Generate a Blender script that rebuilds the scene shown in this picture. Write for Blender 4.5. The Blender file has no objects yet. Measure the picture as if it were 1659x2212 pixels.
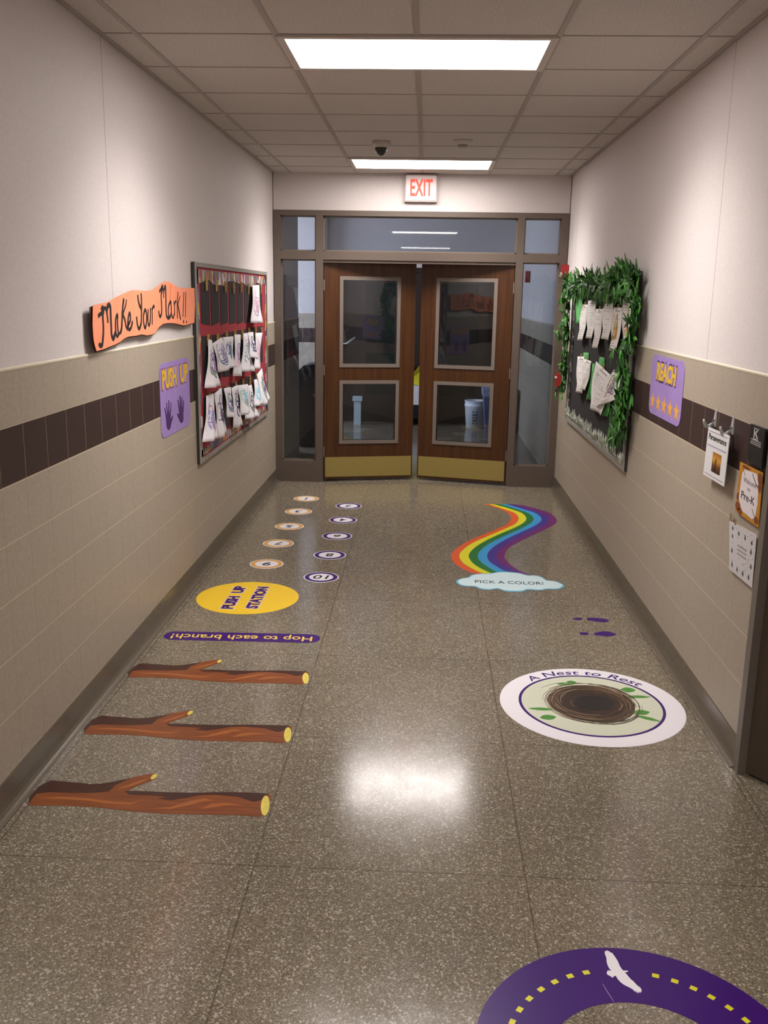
import bpy, bmesh, math, random
from mathutils import Vector, Matrix
PI = math.pi
sc = bpy.context.scene
COL = sc.collection
# ---------------- camera, exposure, world, lights ----------------
CAM = (2013.355, [0.07513, -4.35539, 1.81935], [0.998843, 0.045224, 0.01633], [-0.026158, 0.226116, 0.973749], [-0.040345, 0.97305, -0.227037])
cam = bpy.data.cameras.new('camera'); cam_o = bpy.data.objects.new('camera', cam); COL.objects.link(cam_o)
cam.sensor_fit = 'HORIZONTAL'; cam.sensor_width = 36.0; cam.lens = CAM[0] / 1659.0 * 36.0
r, u, f = Vector(CAM[2]), Vector(CAM[3]), Vector(CAM[4])
m = Matrix((r, u, -f)).transposed().to_4x4(); m.translation = Vector(CAM[1]); cam_o.matrix_world = m
cam.clip_start = 0.05; sc.camera = cam_o
sc.view_settings.view_transform = 'Standard'; sc.view_settings.look = 'None'
sc.view_settings.gamma = 1.0; sc.view_settings.use_curve_mapping = False
sc.view_settings.exposure = -0.05
sc.cycles.use_denoising = True; sc.cycles.max_bounces = 8; sc.cycles.diffuse_bounces = 5
sc.cycles.sample_clamp_indirect = 6.0
w = bpy.data.worlds.new('world'); sc.world = w; w.use_nodes = True
w.node_tree.nodes['Background'].inputs[0].default_value = (0.05, 0.055, 0.065, 1); w.node_tree.nodes['Background'].inputs[1].default_value = 0.15

XL, XR, H, D = -1.379, 1.364, 2.907, 4.687
LAMP_W, LENS_E, SPREAD = 12.5, 19.0, 106.0      # ceiling light power, lens glow, beam angle
DAY_E = 27.0                                     # daylit window in the side passage
LIGHT_ROWS = [3.70, 0.0, -3.66, -9.15]
def ceiling_area(y):
    a = bpy.data.lights.new('ceiling_lamp', 'AREA'); a.shape = 'RECTANGLE'; a.size = 0.5; a.size_y = 0.5
    a.energy = LAMP_W * (.75 if y < -1 else 1); a.color = (1.0, 0.965, 0.945); a.spread = math.radians(SPREAD)
    return a

# ---------------- helpers ----------------
WL = {}
def hexc(s, a=1.0):
    s = s.lstrip('#'); c = [int(s[i:i+2], 16) / 255 for i in (0, 2, 4)]
    return tuple(x / 12.92 if x <= .04045 else ((x + .055) / 1.055) ** 2.4 for x in c) + (a,)
def tag(o, label=None, cat=None, group=None, kind=None):
    if label: o['label'] = label
    if cat: o['category'] = cat
    if group: o['group'] = group
    if kind: o['kind'] = kind
    return o
def mesh_obj(name, V, F, mats, parent=None, mi=None, smooth=False, at=None):
    V = [Vector(v) for v in V]
    if parent is not None: org = WL[parent.name]
    elif at is not None: org = Vector(at)
    else:
        xs = [v.x for v in V]; ys = [v.y for v in V]; zs = [v.z for v in V]
        org = Vector(((min(xs) + max(xs)) / 2, (min(ys) + max(ys)) / 2, min(zs)))
    me = bpy.data.meshes.new(name); me.from_pydata([tuple(v - org) for v in V], [], F)
    if not isinstance(mats, (list, tuple)): mats = [mats]
    for mt in mats: me.materials.append(mt)
    if mi: 
        for p, k in zip(me.polygons, mi): p.material_index = k
    bm = bmesh.new(); bm.from_mesh(me); bmesh.ops.recalc_face_normals(bm, faces=bm.faces); bm.to_mesh(me); bm.free()
    if smooth:
        for p in me.polygons: p.use_smooth = True
    o = bpy.data.objects.new(name, me); COL.objects.link(o)
    if parent is not None: o.parent = parent
    else: o.location = org
    WL[o.name] = org
    return o
def empty(name, loc):
    o = bpy.data.objects.new(name, None); COL.objects.link(o); o.location = loc; o.empty_display_size = .05; WL[o.name] = Vector(loc); return o
class MB:
    def __init__(s): s.V = []; s.F = []; s.M = []
    def add(s, V, F, m=0):
        b = len(s.V); s.V += [tuple(v) for v in V]; s.F += [[i + b for i in f_] for f_ in F]; s.M += [m] * len(F); return s
    def box(s, x0, x1, y0, y1, z0, z1, m=0, T=None):
        V = [Vector((x, y, z)) for x in (x0, x1) for y in (y0, y1) for z in (z0, z1)]
        if T: V = [T @ v for v in V]
        return s.add(V, [(0, 1, 3, 2), (4, 6, 7, 5), (0, 4, 5, 1), (2, 3, 7, 6), (0, 2, 6, 4), (1, 5, 7, 3)], m)
    def tube(s, pts, rad, n=8, m=0):
        P = [Vector(p) for p in pts]; rings = []
        if not isinstance(rad, (list, tuple)): rad = [rad] * len(P)
        for i, p in enumerate(P):
            t = (P[min(i + 1, len(P) - 1)] - P[max(i - 1, 0)]).normalized()
            a = t.cross(Vector((0, 0, 1)) if abs(t.z) < .9 else Vector((1, 0, 0))).normalized(); b = t.cross(a)
            rings.append([p + (a * math.cos(2 * PI * k / n) + b * math.sin(2 * PI * k / n)) * rad[i] for k in range(n)])
        V = [v for q in rings for v in q]
        F = [(i * n + k, i * n + (k + 1) % n, (i + 1) * n + (k + 1) % n, (i + 1) * n + k) for i in range(len(P) - 1) for k in range(n)]
        F += [tuple(range(n)), tuple((len(P) - 1) * n + k for k in range(n))]
        return s.add(V, F, m)
    def lathe(s, c, prof, n=32, m=0, axis='z'):
        V = []
        for rr, zz in prof:
            for k in range(n):
                a = 2 * PI * k / n; V.append((c[0] + rr * math.cos(a), c[1] + rr * math.sin(a), c[2] + zz))
        F = [(i * n + k, i * n + (k + 1) % n, (i + 1) * n + (k + 1) % n, (i + 1) * n + k) for i in range(len(prof) - 1) for k in range(n)]
        F += [tuple(range(n)), tuple((len(prof) - 1) * n + k for k in range(n))]
        return s.add(V, F, m)
    def obj(s, name, mats, parent=None, smooth=False, at=None): return mesh_obj(name, s.V, s.F, mats, parent, s.M, smooth, at)
# frames: map (a, b, d) on a surface to the world; a = reading direction, b = up, d = off the surface
def FL(a, b, d=0): return Vector((XL + d, a, b))
def FR(a, b, d=0): return Vector((XR - d, a, b))
def FE(a, b, d=0): return Vector((a, D - d, b))
def FF(a, b, d=0): return Vector((a, b, d))
def prism(fr, pts, d0, d1):
    n = len(pts); V = [fr(a, b, d0) for a, b in pts] + [fr(a, b, d1) for a, b in pts]
    return V, [tuple(range(n)), tuple(range(2 * n - 1, n - 1, -1))] + [(i, (i + 1) % n, n + (i + 1) % n, n + i) for i in range(n)]
def plate(name, fr, pts, d0, d1, mat, parent=None):
    V, F = prism(fr, pts, d0, d1); return mesh_obj(name, V, F, mat, parent)
def plates(name, fr, polys, d0, d1, mat, parent=None, mi=None):
    b = MB()
    for k, pts in enumerate(polys):
        V, F = prism(fr, pts, d0, d1); b.add(V, F, mi[k] if mi else 0)
    return b.obj(name, mat, parent)
def circ(cx, cy, rx, ry=None, n=64, rot=0, a0=0, a1=2 * PI):
    ry = ry or rx; o = []
    for k in range(n):
        t = a0 + (a1 - a0) * k / n; x, y = rx * math.cos(t), ry * math.sin(t)
        o.append((cx + x * math.cos(rot) - y * math.sin(rot), cy + x * math.sin(rot) + y * math.cos(rot)))
    return o
def ring(name, fr, c, r0, r1, d0, d1, mat, parent=None, n=96, c0=None):
    c0 = c0 or c; V = []; F = []
    for d in (d0, d1):
        for (cc, rr) in ((c0, r0), (c, r1)):
            V += [fr(cc[0] + rr * math.cos(2 * PI * k / n), cc[1] + rr * math.sin(2 * PI * k / n), d) for k in range(n)]
    for k in range(n):
        j = (k + 1) % n
        F += [(k, j, n + j, n + k), (2 * n + k, 3 * n + k, 3 * n + j, 2 * n + j), (n + k, n + j, 3 * n + j, 3 * n + k), (k, 2 * n + k, 2 * n + j, j)]
    return mesh_obj(name, V, F, mat, parent)
def rrect(a0, a1, b0, b1, rad, n=8):
    o = []
    for cx, cy, s in ((a1 - rad, b1 - rad, 0), (a0 + rad, b1 - rad, 1), (a0 + rad, b0 + rad, 2), (a1 - rad, b0 + rad, 3)):
        for k in range(n + 1):
            t = PI / 2 * (s + k / n); o.append((cx + rad * math.cos(t), cy + rad * math.sin(t)))
    return o
def smooth_line(pts, sub=6):
    P = [Vector(p) for p in pts]
    if len(P) < 3: return P
    o = []
    for i in range(len(P) - 1):
        a, b, c, d = P[max(i - 1, 0)], P[i], P[i + 1], P[min(i + 2, len(P) - 1)]
        for k in range(sub):
            t = k / sub; o.append(.5 * ((2 * b) + (c - a) * t + (2 * a - 5 * b + 4 * c - d) * t * t + (3 * b - a - 3 * c + d) * t ** 3))
    return o + [P[-1]]
def ribbon(mb, fr, pts, wd, d0, d1, m=0, sub=4, taper=False):
    P = smooth_line([(p[0], p[1]) for p in pts], sub); L = []; R_ = []
    for i, p in enumerate(P):
        t = P[min(i + 1, len(P) - 1)] - P[max(i - 1, 0)]
        t = t.normalized() if t.length > 1e-9 else Vector((1, 0))
        k = wd / 2 * (math.sin(PI * (i + .6) / (len(P) + .2)) ** .5 if taper else 1)
        L.append((p.x - t.y * k, p.y + t.x * k)); R_.append((p.x + t.y * k, p.y - t.x * k))
    n = len(P)
    V = [fr(a, b, d1) for a, b in L] + [fr(a, b, d1) for a, b in R_] + [fr(a, b, d0) for a, b in L] + [fr(a, b, d0) for a, b in R_]
    F = []
    for i in range(n - 1):
        F += [(i, i + 1, n + i + 1, n + i), (2 * n + i, 3 * n + i, 3 * n + i + 1, 2 * n + i + 1), (i, 2 * n + i, 2 * n + i + 1, i + 1), (n + i, n + i + 1, 3 * n + i + 1, 3 * n + i)]
    F += [(0, n, 3 * n, 2 * n), (n - 1, 3 * n - 1, 4 * n - 1, 2 * n - 1)]
    mb.add(V, F, m)
_tc = {}
def text_flat(s, bold=0.0, shear=0.0):
    key = (s, bold, shear)
    if key in _tc: return _tc[key]
    cu = bpy.data.curves.new('t', 'FONT'); cu.body = s; cu.size = 1; cu.extrude = .01; cu.offset = bold; cu.shear = shear; cu.resolution_u = 3
    o = bpy.data.objects.new('t', cu); COL.objects.link(o); bpy.context.view_layer.update()
    me = bpy.data.meshes.new_from_object(o.evaluated_get(bpy.context.evaluated_depsgraph_get()))
    V = [v.co.copy() for v in me.vertices]; F = [tuple(p.vertices) for p in me.polygons]
    bpy.data.objects.remove(o); bpy.data.curves.remove(cu); bpy.data.meshes.remove(me)
    _tc[key] = (V, F); return V, F
def text(name, s, fr, a0, a1, b0, b1, d0, d1, mat, parent, bold=.0, ang=0, flip=False, shear=0, mapf=None):
    """fit the string in the box a0..a1 x b0..b1 before turning it by ang about the box centre"""
    V, F = text_flat(s, bold, shear)
    x0 = min(v.x for v in V); x1 = max(v.x for v in V); y0 = min(v.y for v in V); y1 = max(v.y for v in V)
    ca, cb = (a0 + a1) / 2, (b0 + b1) / 2; ww, hh = a1 - a0, b1 - b0; O = []
    for v in V:
        x = ((v.x - x0) / (x1 - x0) - .5) * ww; y = ((v.y - y0) / (y1 - y0) - .5) * hh
        if flip: x = -x
        a, b = ca + x * math.cos(ang) - y * math.sin(ang), cb + x * math.sin(ang) + y * math.cos(ang)
        d = d1 if v.z > 0 else d0
        O.append(mapf(a, b, d) if mapf else fr(a, b, d))
    return mesh_obj(name, O, F, mat, parent)

# ---------------- materials ----------------
def mat(name, col, rough=.6, metal=0.0, spec=.5, emis=None, es=0.0, noise=0.0, nscale=20.0, bump=0.0, coat=0.0):
    m_ = bpy.data.materials.new(name); m_.use_nodes = True; nt = m_.node_tree; b = nt.nodes['Principled BSDF']
    c = hexc(col) if isinstance(col, str) else col
    b.inputs['Base Color'].default_value = c; b.inputs['Roughness'].default_value = rough; b.inputs['Metallic'].default_value = metal
    b.inputs['Specular IOR Level'].default_value = spec; b.inputs['Coat Weight'].default_value = coat
    if emis: b.inputs['Emission Color'].default_value = hexc(emis); b.inputs['Emission Strength'].default_value = es
    if noise or bump:
        tc = nt.nodes.new('ShaderNodeTexCoord'); n = nt.nodes.new('ShaderNodeTexNoise'); n.inputs['Scale'].default_value = nscale; n.inputs['Detail'].default_value = 5
        nt.links.new(tc.outputs['Object'], n.inputs['Vector'])
        if noise:
            mr = nt.nodes.new('ShaderNodeMapRange'); mr.inputs['From Min'].default_value = .3; mr.inputs['From Max'].default_value = .7
            mr.inputs['To Min'].default_value = 1 - noise; mr.inputs['To Max'].default_value = 1 + noise
            nt.links.new(n.outputs['Fac'], mr.inputs['Value'])
            mx = nt.nodes.new('ShaderNodeVectorMath'); mx.operation = 'SCALE'; mx.inputs[0].default_value = c[:3]
            nt.links.new(mr.outputs[0], mx.inputs['Scale']); nt.links.new(mx.outputs[0], b.inputs['Base Color'])
        if bump:
            bp = nt.nodes.new('ShaderNodeBump'); bp.inputs['Strength'].default_value = bump; bp.inputs['Distance'].default_value = .01
            nt.links.new(n.outputs['Fac'], bp.inputs['Height']); nt.links.new(bp.outputs[0], b.inputs['Normal'])
    return m_
class G:
    """small node-graph helper"""
    def __init__(s, name):
        s.m = bpy.data.materials.new(name); s.m.use_nodes = True; s.nt = s.m.node_tree; s.b = s.nt.nodes['Principled BSDF']
    def n(s, t, **k):
        x = s.nt.nodes.new(t)
        for a, v in k.items(): setattr(x, a, v)
        return x
    def l(s, a, b): s.nt.links.new(a, b)
    def math(s, op, a, b=None, c=None):
        x = s.n('ShaderNodeMath', operation=op)
        for i, v in enumerate((a, b, c)):
            if v is None: continue
            if isinstance(v, (int, float)): x.inputs[i].default_value = v
            else: s.l(v, x.inputs[i])
        return x.outputs[0]
    def mix(s, f_, a, b):
        x = s.n('ShaderNodeMix', data_type='RGBA')
        for i, v in ((0, f_), (6, a), (7, b)):
            if isinstance(v, (int, float)): x.inputs[i].default_value = v
            elif isinstance(v, tuple): x.inputs[i].default_value = v
            else: s.l(v, x.inputs[i])
        return x.outputs[2]
    def line(s, coord, off, step, half):        # 1 within `half` of a joint
        t = s.math('FRACT', s.math('DIVIDE', s.math('SUBTRACT', coord, off), step))
        t = s.math('MULTIPLY', s.math('MINIMUM', t, s.math('SUBTRACT', 1.0, t)), step)
        return s.math('LESS_THAN', t, half)
    def pos(s):
        g = s.n('ShaderNodeNewGeometry'); x = s.n('ShaderNodeSeparateXYZ'); s.l(g.outputs['Position'], x.inputs[0]); return g.outputs['Position'], x.outputs
    def noise(s, vec, scale, detail=4, rough=.5):
        x = s.n('ShaderNodeTexNoise'); x.inputs['Scale'].default_value = scale; x.inputs['Detail'].default_value = detail; x.inputs['Roughness'].default_value = rough; s.l(vec, x.inputs['Vector']); return x.outputs['Fac']
    def rng(s, v, a, b, c, d):
        x = s.n('ShaderNodeMapRange')
        for i, q in enumerate((a, b, c, d)): x.inputs[i + 1].default_value = q
        s.l(v, x.inputs[0]); return x.outputs[0]
BEIGE, BEIGE2, BROWN, PAINT = hexc('a99d8d'), hexc('a19585'), hexc('3c2c29'), hexc('d2cac7')
def tile_wall(name, along):
    g = G(name); P, X = g.pos(); A = X[along]; Z = X[2]
    vj = g.line(A, -.019, .2067, .0022); hj = g.line(Z, .1235, .2034, .0022)
    n1 = g.noise(P, 60, 4); n2 = g.noise(P, 3, 2)
    base = g.mix(g.rng(n1, .35, .65, 0, 1), BEIGE, BEIGE2)
    base = g.mix(g.math('MULTIPLY', vj, .35), base, hexc('7d7060')); base = g.mix(g.math('MULTIPLY', hj, .8), base, hexc('cbbf9f'))  # pale horizontal joints: light on their top edges is painted in
    band = g.math('MULTIPLY', g.math('GREATER_THAN', Z, 1.1437), g.math('LESS_THAN', Z, 1.344))
    brown = g.mix(g.math('MULTIPLY', vj, .55), BROWN, hexc('a08d70'))
    c = g.mix(band, base, brown); g.l(c, g.b.inputs['Base Color'])
    g.b.inputs['Roughness'].default_value = .42; g.b.inputs['Specular IOR Level'].default_value = .35
    bp = g.n('ShaderNodeBump'); bp.inputs['Strength'].default_value = .25; bp.inputs['Distance'].default_value = .003
    g.l(g.math('SUBTRACT', n1, g.math('MAXIMUM', vj, hj)), bp.inputs['Height']); g.l(bp.outputs[0], g.b.inputs['Normal'])
    return g.m
def paint_wall(name, along, joints):
    g = G(name); P, X = g.pos(); n1 = g.noise(P, 90, 3)
    c = g.mix(g.rng(n1, .3, .7, 0, 1), PAINT, hexc('cac2bf'))
    for y in joints:
        d = g.math('LESS_THAN', g.math('ABSOLUTE', g.math('SUBTRACT', X[along], y)), .003)
        c = g.mix(g.math('MULTIPLY', d, .7), c, hexc('6e6054'))
    g.l(c, g.b.inputs['Base Color']); g.b.inputs['Roughness'].default_value = .7
    bp = g.n('ShaderNodeBump'); bp.inputs['Strength'].default_value = .12; bp.inputs['Distance'].default_value = .003
    g.l(n1, bp.inputs['Height']); g.l(bp.outputs[0], g.b.inputs['Normal']); return g.m
def terrazzo():
    g = G('terrazzo'); P, X = g.pos()
    base = g.mix(g.rng(g.noise(P, 1.3, 3), .35, .65, 0, 1), hexc('665d4f'), hexc('716756'))
    for scl, lo, hi, colr, amt in ((260, .82, .82, 'b8ac98', .38), (170, .90, .86, 'd6cebe', .45), (230, .0, .2, '342e26', .4), (330, .78, .80, '9b8e78', .5)):
        v = g.n('ShaderNodeTexVoronoi'); v.inputs['Scale'].default_value = scl; g.l(P, v.inputs['Vector'])
        sx = g.n('ShaderNodeSeparateColor'); g.l(v.outputs['Color'], sx.inputs[0])
        if lo > .5: f_ = g.math('GREATER_THAN', sx.outputs[0], lo)
        else: f_ = g.math('LESS_THAN', sx.outputs[0], hi)
        base = g.mix(g.math('MULTIPLY', f_, amt), base, hexc(colr))
    j = g.math('MAXIMUM', g.line(X[0], .44, .88, .0025), g.line(X[1], .15, .914, .0025))
    inside = g.math('LESS_THAN', g.math('ABSOLUTE', X[0]), 1.34)
    e = g.math('LESS_THAN', g.math('ABSOLUTE', g.math('SUBTRACT', g.math('ABSOLUTE', X[0]), 1.343)), .0025)
    j = g.math('MAXIMUM', g.math('MULTIPLY', j, inside), e)
    c = g.mix(g.math('MULTIPLY', j, .6), base, hexc('3a3229')); g.l(c, g.b.inputs['Base Color'])
    nz = g.noise(P, 9, 3); g.l(g.rng(nz, .3, .7, .13, .18), g.b.inputs['Roughness'])
    g.b.inputs['Specular IOR Level'].default_value = .75
    return g.m
def ceiling_tile():
    g = G('ceiling_tile'); P, X = g.pos(); n1 = g.noise(P, 140, 3)
    c = g.mix(g.rng(n1, .42, .6, 0, 1), hexc('bab2ab'), hexc('d2cac3')); g.l(c, g.b.inputs['Base Color']); g.b.inputs['Roughness'].default_value = .9
    bp = g.n('ShaderNodeBump'); bp.inputs['Strength'].default_value = .3; bp.inputs['Distance'].default_value = .004; g.l(n1, bp.inputs['Height']); g.l(bp.outputs[0], g.b.inputs['Normal']); return g.m
def wood(name, c1, c2, rough=.35, scale=(40, 40, 1.6), dark=None):
    g = G(name); tc = g.n('ShaderNodeTexCoord'); mp = g.n('ShaderNodeMapping'); mp.inputs['Scale'].default_value = scale; g.l(tc.outputs['Object'], mp.inputs[0])
    n1 = g.noise(mp.outputs[0], 1.0, 5, .6); c = g.mix(g.rng(n1, .3, .7, 0, 1), hexc(c1), hexc(c2))
    g.l(c, g.b.inputs['Base Color']); g.b.inputs['Roughness'].default_value = rough; return g.m
def glass():
    m_ = bpy.data.materials.new('window_glass'); m_.use_nodes = True; nt = m_.node_tree; nt.nodes.clear()
    o = nt.nodes.new('ShaderNodeOutputMaterial'); t = nt.nodes.new('ShaderNodeBsdfTransparent'); t.inputs[0].default_value = (.80, .84, .86, 1)
    gl = nt.nodes.new('ShaderNodeBsdfGlossy'); gl.inputs['Roughness'].default_value = .015; fr = nt.nodes.new('ShaderNodeFresnel'); fr.inputs[0].default_value = 1.5
    mx = nt.nodes.new('ShaderNodeMixShader'); nt.links.new(fr.outputs[0], mx.inputs[0]); nt.links.new(t.outputs[0], mx.inputs[1]); nt.links.new(gl.outputs[0], mx.inputs[2]); nt.links.new(mx.outputs[0], o.inputs[0]); return m_
def confetti(name, cols, scale, stretch=(1, 1, 1), rough=.6):
    g = G(name); tc = g.n('ShaderNodeTexCoord'); mp = g.n('ShaderNodeMapping'); mp.inputs['Scale'].default_value = stretch; g.l(tc.outputs['Object'], mp.inputs[0])
    v = g.n('ShaderNodeTexVoronoi'); v.inputs['Scale'].default_value = scale; g.l(mp.outputs[0], v.inputs['Vector'])
    sx = g.n('ShaderNodeSeparateColor'); g.l(v.outputs['Color'], sx.inputs[0]); cr = g.n('ShaderNodeValToRGB'); cr.color_ramp.interpolation = 'CONSTANT'
    e = cr.color_ramp.elements
    while len(e) > 1: e.remove(e[-1])
    e[0].position = 0; e[0].color = hexc(cols[0])
    for i, c in enumerate(cols[1:]): q = e.new((i + 1) / len(cols)); q.color = hexc(c)
    g.l(sx.outputs[0], cr.inputs[0]); g.l(cr.outputs[0], g.b.inputs['Base Color']); g.b.inputs['Roughness'].default_value = rough; return g.m
M = dict(
    tileY=tile_wall('ceramic_tile', 1), tileX=tile_wall('ceramic_tile_end', 0),
    paintL=paint_wall('wall_paint_left', 1, [.03]), paintR=paint_wall('wall_paint_right', 1, [.055, 4.22, 7.3]), paintE=paint_wall('wall_paint_end', 0, []),
    cap=mat('cap_glaze', 'd8cdb6', .3), base=mat('cove_base', '61584b', .22, noise=.12, nscale=90), floor=terrazzo(), ceil=ceiling_tile(), tbar=mat('ceiling_bar', 'a69d96', .6),
    frame=mat('bronze_frame', '62564d', .4, noise=.04, nscale=30), frameN=mat('near_frame', '6e655c', .45), lite=mat('lite_frame', '776c63', .4),
    wood=wood('door_wood', '3a1e0b', '53300f'), ndoor=wood('near_door_wood', '43362c', '4e4034', .5), dwood=wood('dark_wood', '2b2019', '382a20', .5), brass=mat('brass', 'aa9857', .4, .45, noise=.1, nscale=300),
    glass=glass(), alu=mat('aluminium', '9a968f', .4, .15), dalu=mat('dark_edge', '2a2624', .5), white=mat('white_plastic', 'dcdcdc', .45),
    lens=mat('light_lens', 'ffffff', .4, emis='fff6f2', es=LENS_E), lampf=mat('light_frame', 'c9bfb6', .5), dark=mat('black_plastic', '15151a', .4), dome=mat('dome', '2e302c', .12),
    red=mat('alarm_red', 'a02020', .4), orange=mat('orange_paper', 'f0916a', .8, noise=.05, nscale=12), dbrown=mat('dark_brown', '5a3a30', .85), ink=mat('black_ink', '1c1413', .6), redink=mat('red_ink', 'a03a20', .6),
    lav=mat('lavender_vinyl', '9a80bc', .5, noise=.07, nscale=10), yel=mat('yellow_print', 'd9b22c', .5), purp=mat('purple_print', '45245f', .5), star=mat('star_yellow', 'e0a53a', .5), plum=mat('plum_print', '7d4a6a', .5),
    redp=mat('red_paper', '9d2430', .85, noise=.08, nscale=8), black=mat('black_paper', '1e1a1b', .85, noise=.15, nscale=8), peg=mat('clothespin_wood', 'a98f52', .7),
    paper=mat('drawing_paper', 'e0dce0', .8, noise=.03, nscale=8), paper2=mat('cream_paper', 'e4e1dc', .8), green=mat('green_paper', '5fae62', .8, noise=.2, nscale=9),
    trim=confetti('painted_trim', ['c8c0c4', '7b6a82', 'a33a44', 'b8ac5a', '5a4a6a', '6a6478', 'b0703c', 'd6d0d2', '8a7a86', '6a7a5a', '8a5a6a'], 26, (1, 1, .5)),
    silver=confetti('silver_trim', ['b9bcb4', '8f938a', 'd4d6d0', '76796f', 'a5a79a', '9cad94'], 45, (1, 1, .4), .4),
    steel=mat('brushed_hook', 'c2c2c4', .35, .25), vinylw=mat('white_vinyl', 'e6e3e8', .28), vpurp=mat('purple_vinyl', '3a1068', .3, spec=.3), vyel=mat('yellow_vinyl', 'eec628', .3), vor=mat('orange_ring', 'dba24c', .3),
    vink=mat('black_vinyl', '1a141c', .35, spec=.15), hopy=mat('hop_yellow', 'e3c455', .35), outl=mat('pale_outline', 'dcc6c0', .35), sage=mat('sage_vinyl', 'cccfba', .3), cloud=mat('cloud_vinyl', 'cfe6ea', .3), cyan=mat('cyan_vinyl', '5fb4cf', .3),
    leafp=mat('leaf_print', '4c8a3a', .35, noise=.3, nscale=60), dash=mat('dash_yellow', 'd6cf2a', .35),
    rb=[mat('rainbow_' + n, c, .3) for n, c in (('orange', 'd95a24'), ('yellow', 'd8d321'), ('green', '1f7030'), ('blue', '3795cc'), ('indigo', '43308a'), ('violet', '6a1f68'))],
    log=wood('log_print', '6b3414', '8c4c20', .3, (6, 60, 1)), logd=mat('log_shade_print', '3d1d12', .3, noise=.2, nscale=40), logh=mat('log_streak_print', 'a05c2a', .3), cut=mat('cut_wood_print', 'd9c75a', .3, noise=.1, nscale=70),
)
LOG = [[-1.32,-1.368],[-1.339,-1.316],[-1.334,-1.244],[-1.307,-1.195],[-1.251,-1.202],[-1.19,-1.205],[-1.141,-1.213],[-1.087,-1.198],[-1.037,-1.171],[-0.987,-1.138],[-0.943,-1.117],[-0.931,-1.115],[-0.917,-1.13],[-0.914,-1.156],[-0.926,-1.165],[-0.961,-1.205],[-0.987,-1.235],[-0.988,-1.25],[-0.948,-1.247],[-0.867,-1.249],[-0.752,-1.246],[-0.64,-1.232],[-0.525,-1.229],[-0.467,-1.23],[-0.456,-1.246],[-0.454,-1.31],[-0.461,-1.367],[-0.476,-1.391],[-0.552,-1.384],[-0.689,-1.389],[-0.826,-1.394],[-0.939,-1.387],[-1.057,-1.37],[-1.17,-1.367],[-1.254,-1.37],[-1.302,-1.375]]
BIRD = [[0.6292,-2.0261],[0.6325,-2.0145],[0.6345,-2.0185],[0.638,-2.0117],[0.6399,-2.0165],[0.6434,-2.0154],[0.6453,-2.0202],[0.6508,-2.0231],[0.655,-2.0357],[0.6601,-2.0546],[0.6623,-2.0764],[0.6654,-2.0879],[0.6685,-2.0938],[0.6784,-2.0924],[0.6816,-2.0953],[0.6773,-2.0979],[0.671,-2.0998],[0.6764,-2.1124],[0.682,-2.1264],[0.6878,-2.1342],[0.6935,-2.1472],[0.7008,-2.157],[0.7025,-2.1635],[0.7017,-2.1708],[0.6994,-2.1702],[0.6985,-2.1768],[0.6961,-2.1712],[0.6934,-2.1786],[0.6919,-2.1714],[0.6882,-2.1789],[0.6865,-2.1696],[0.6826,-2.1735],[0.6817,-2.1677],[0.6749,-2.1602],[0.6668,-2.1541],[0.6594,-2.1487],[0.6518,-2.1395],[0.6459,-2.1265],[0.6431,-2.1138],[0.6381,-2.1172],[0.6328,-2.1228],[0.6293,-2.1185],[0.6211,-2.1115],[0.6202,-2.1054],[0.6231,-2.0976],[0.6295,-2.0948],[0.6358,-2.096],[0.6309,-2.0878],[0.6283,-2.0724],[0.6286,-2.0582],[0.6306,-2.0453],[0.63,-2.0342]]
RAIN = [[[0.628,3.858],[0.673,3.808],[0.745,3.709],[0.805,3.576],[0.833,3.411],[0.815,3.247],[0.765,3.086],[0.682,2.942],[0.578,2.772],[0.458,2.58],[0.362,2.374],[0.308,2.207],[0.295,2.075],[0.31,1.939],[0.356,1.812],[0.418,1.712],[0.464,1.665]],[[0.676,3.863],[0.734,3.779],[0.818,3.647],[0.878,3.533],[0.896,3.352],[0.855,3.157],[0.789,3.028],[0.706,2.886],[0.603,2.719],[0.482,2.516],[0.407,2.341],[0.362,2.189],[0.355,2.058],[0.378,1.924],[0.429,1.809],[0.479,1.718],[0.523,1.661]],[[0.716,3.861],[0.782,3.785],[0.867,3.67],[0.94,3.54],[0.96,3.36],[0.93,3.213],[0.865,3.067],[0.772,2.908],[0.659,2.725],[0.55,2.524],[0.474,2.348],[0.431,2.196],[0.422,2.077],[0.441,1.942],[0.479,1.835],[0.523,1.754],[0.562,1.695]],[[0.773,3.875],[0.831,3.801],[0.915,3.675],[0.995,3.546],[1.021,3.367],[0.994,3.22],[0.922,3.058],[0.826,2.885],[0.713,2.703],[0.618,2.531],[0.54,2.355],[0.496,2.203],[0.486,2.083],[0.505,1.959],[0.542,1.852],[0.584,1.76],[0.623,1.712]],[[0.822,3.881],[0.887,3.808],[0.97,3.682],[1.057,3.554],[1.086,3.358],[1.056,3.211],[0.979,3.049],[0.875,2.876],[0.776,2.71],[0.679,2.524],[0.607,2.362],[0.564,2.21],[0.553,2.09],[0.567,1.966],[0.604,1.87],[0.646,1.777],[0.695,1.709]],[[0.853,3.877],[0.935,3.814],[1.025,3.688],[1.11,3.543],[1.149,3.365],[1.117,3.202],[1.052,3.057],[0.947,2.884],[0.837,2.703],[0.747,2.532],[0.673,2.369],[0.633,2.217],[0.617,2.097],[0.63,1.972],[0.666,1.876],[0.714,1.794],[0.767,1.716]],[[0.878,3.88],[0.978,3.844],[1.085,3.731],[1.182,3.568],[1.213,3.34],[1.18,3.178],[1.116,3.049],[1.008,2.862],[0.914,2.711],[0.807,2.525],[0.733,2.376],[0.691,2.223],[0.677,2.103],[0.69,1.978],[0.721,1.871],[0.76,1.767],[0.825,1.69]]]
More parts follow.
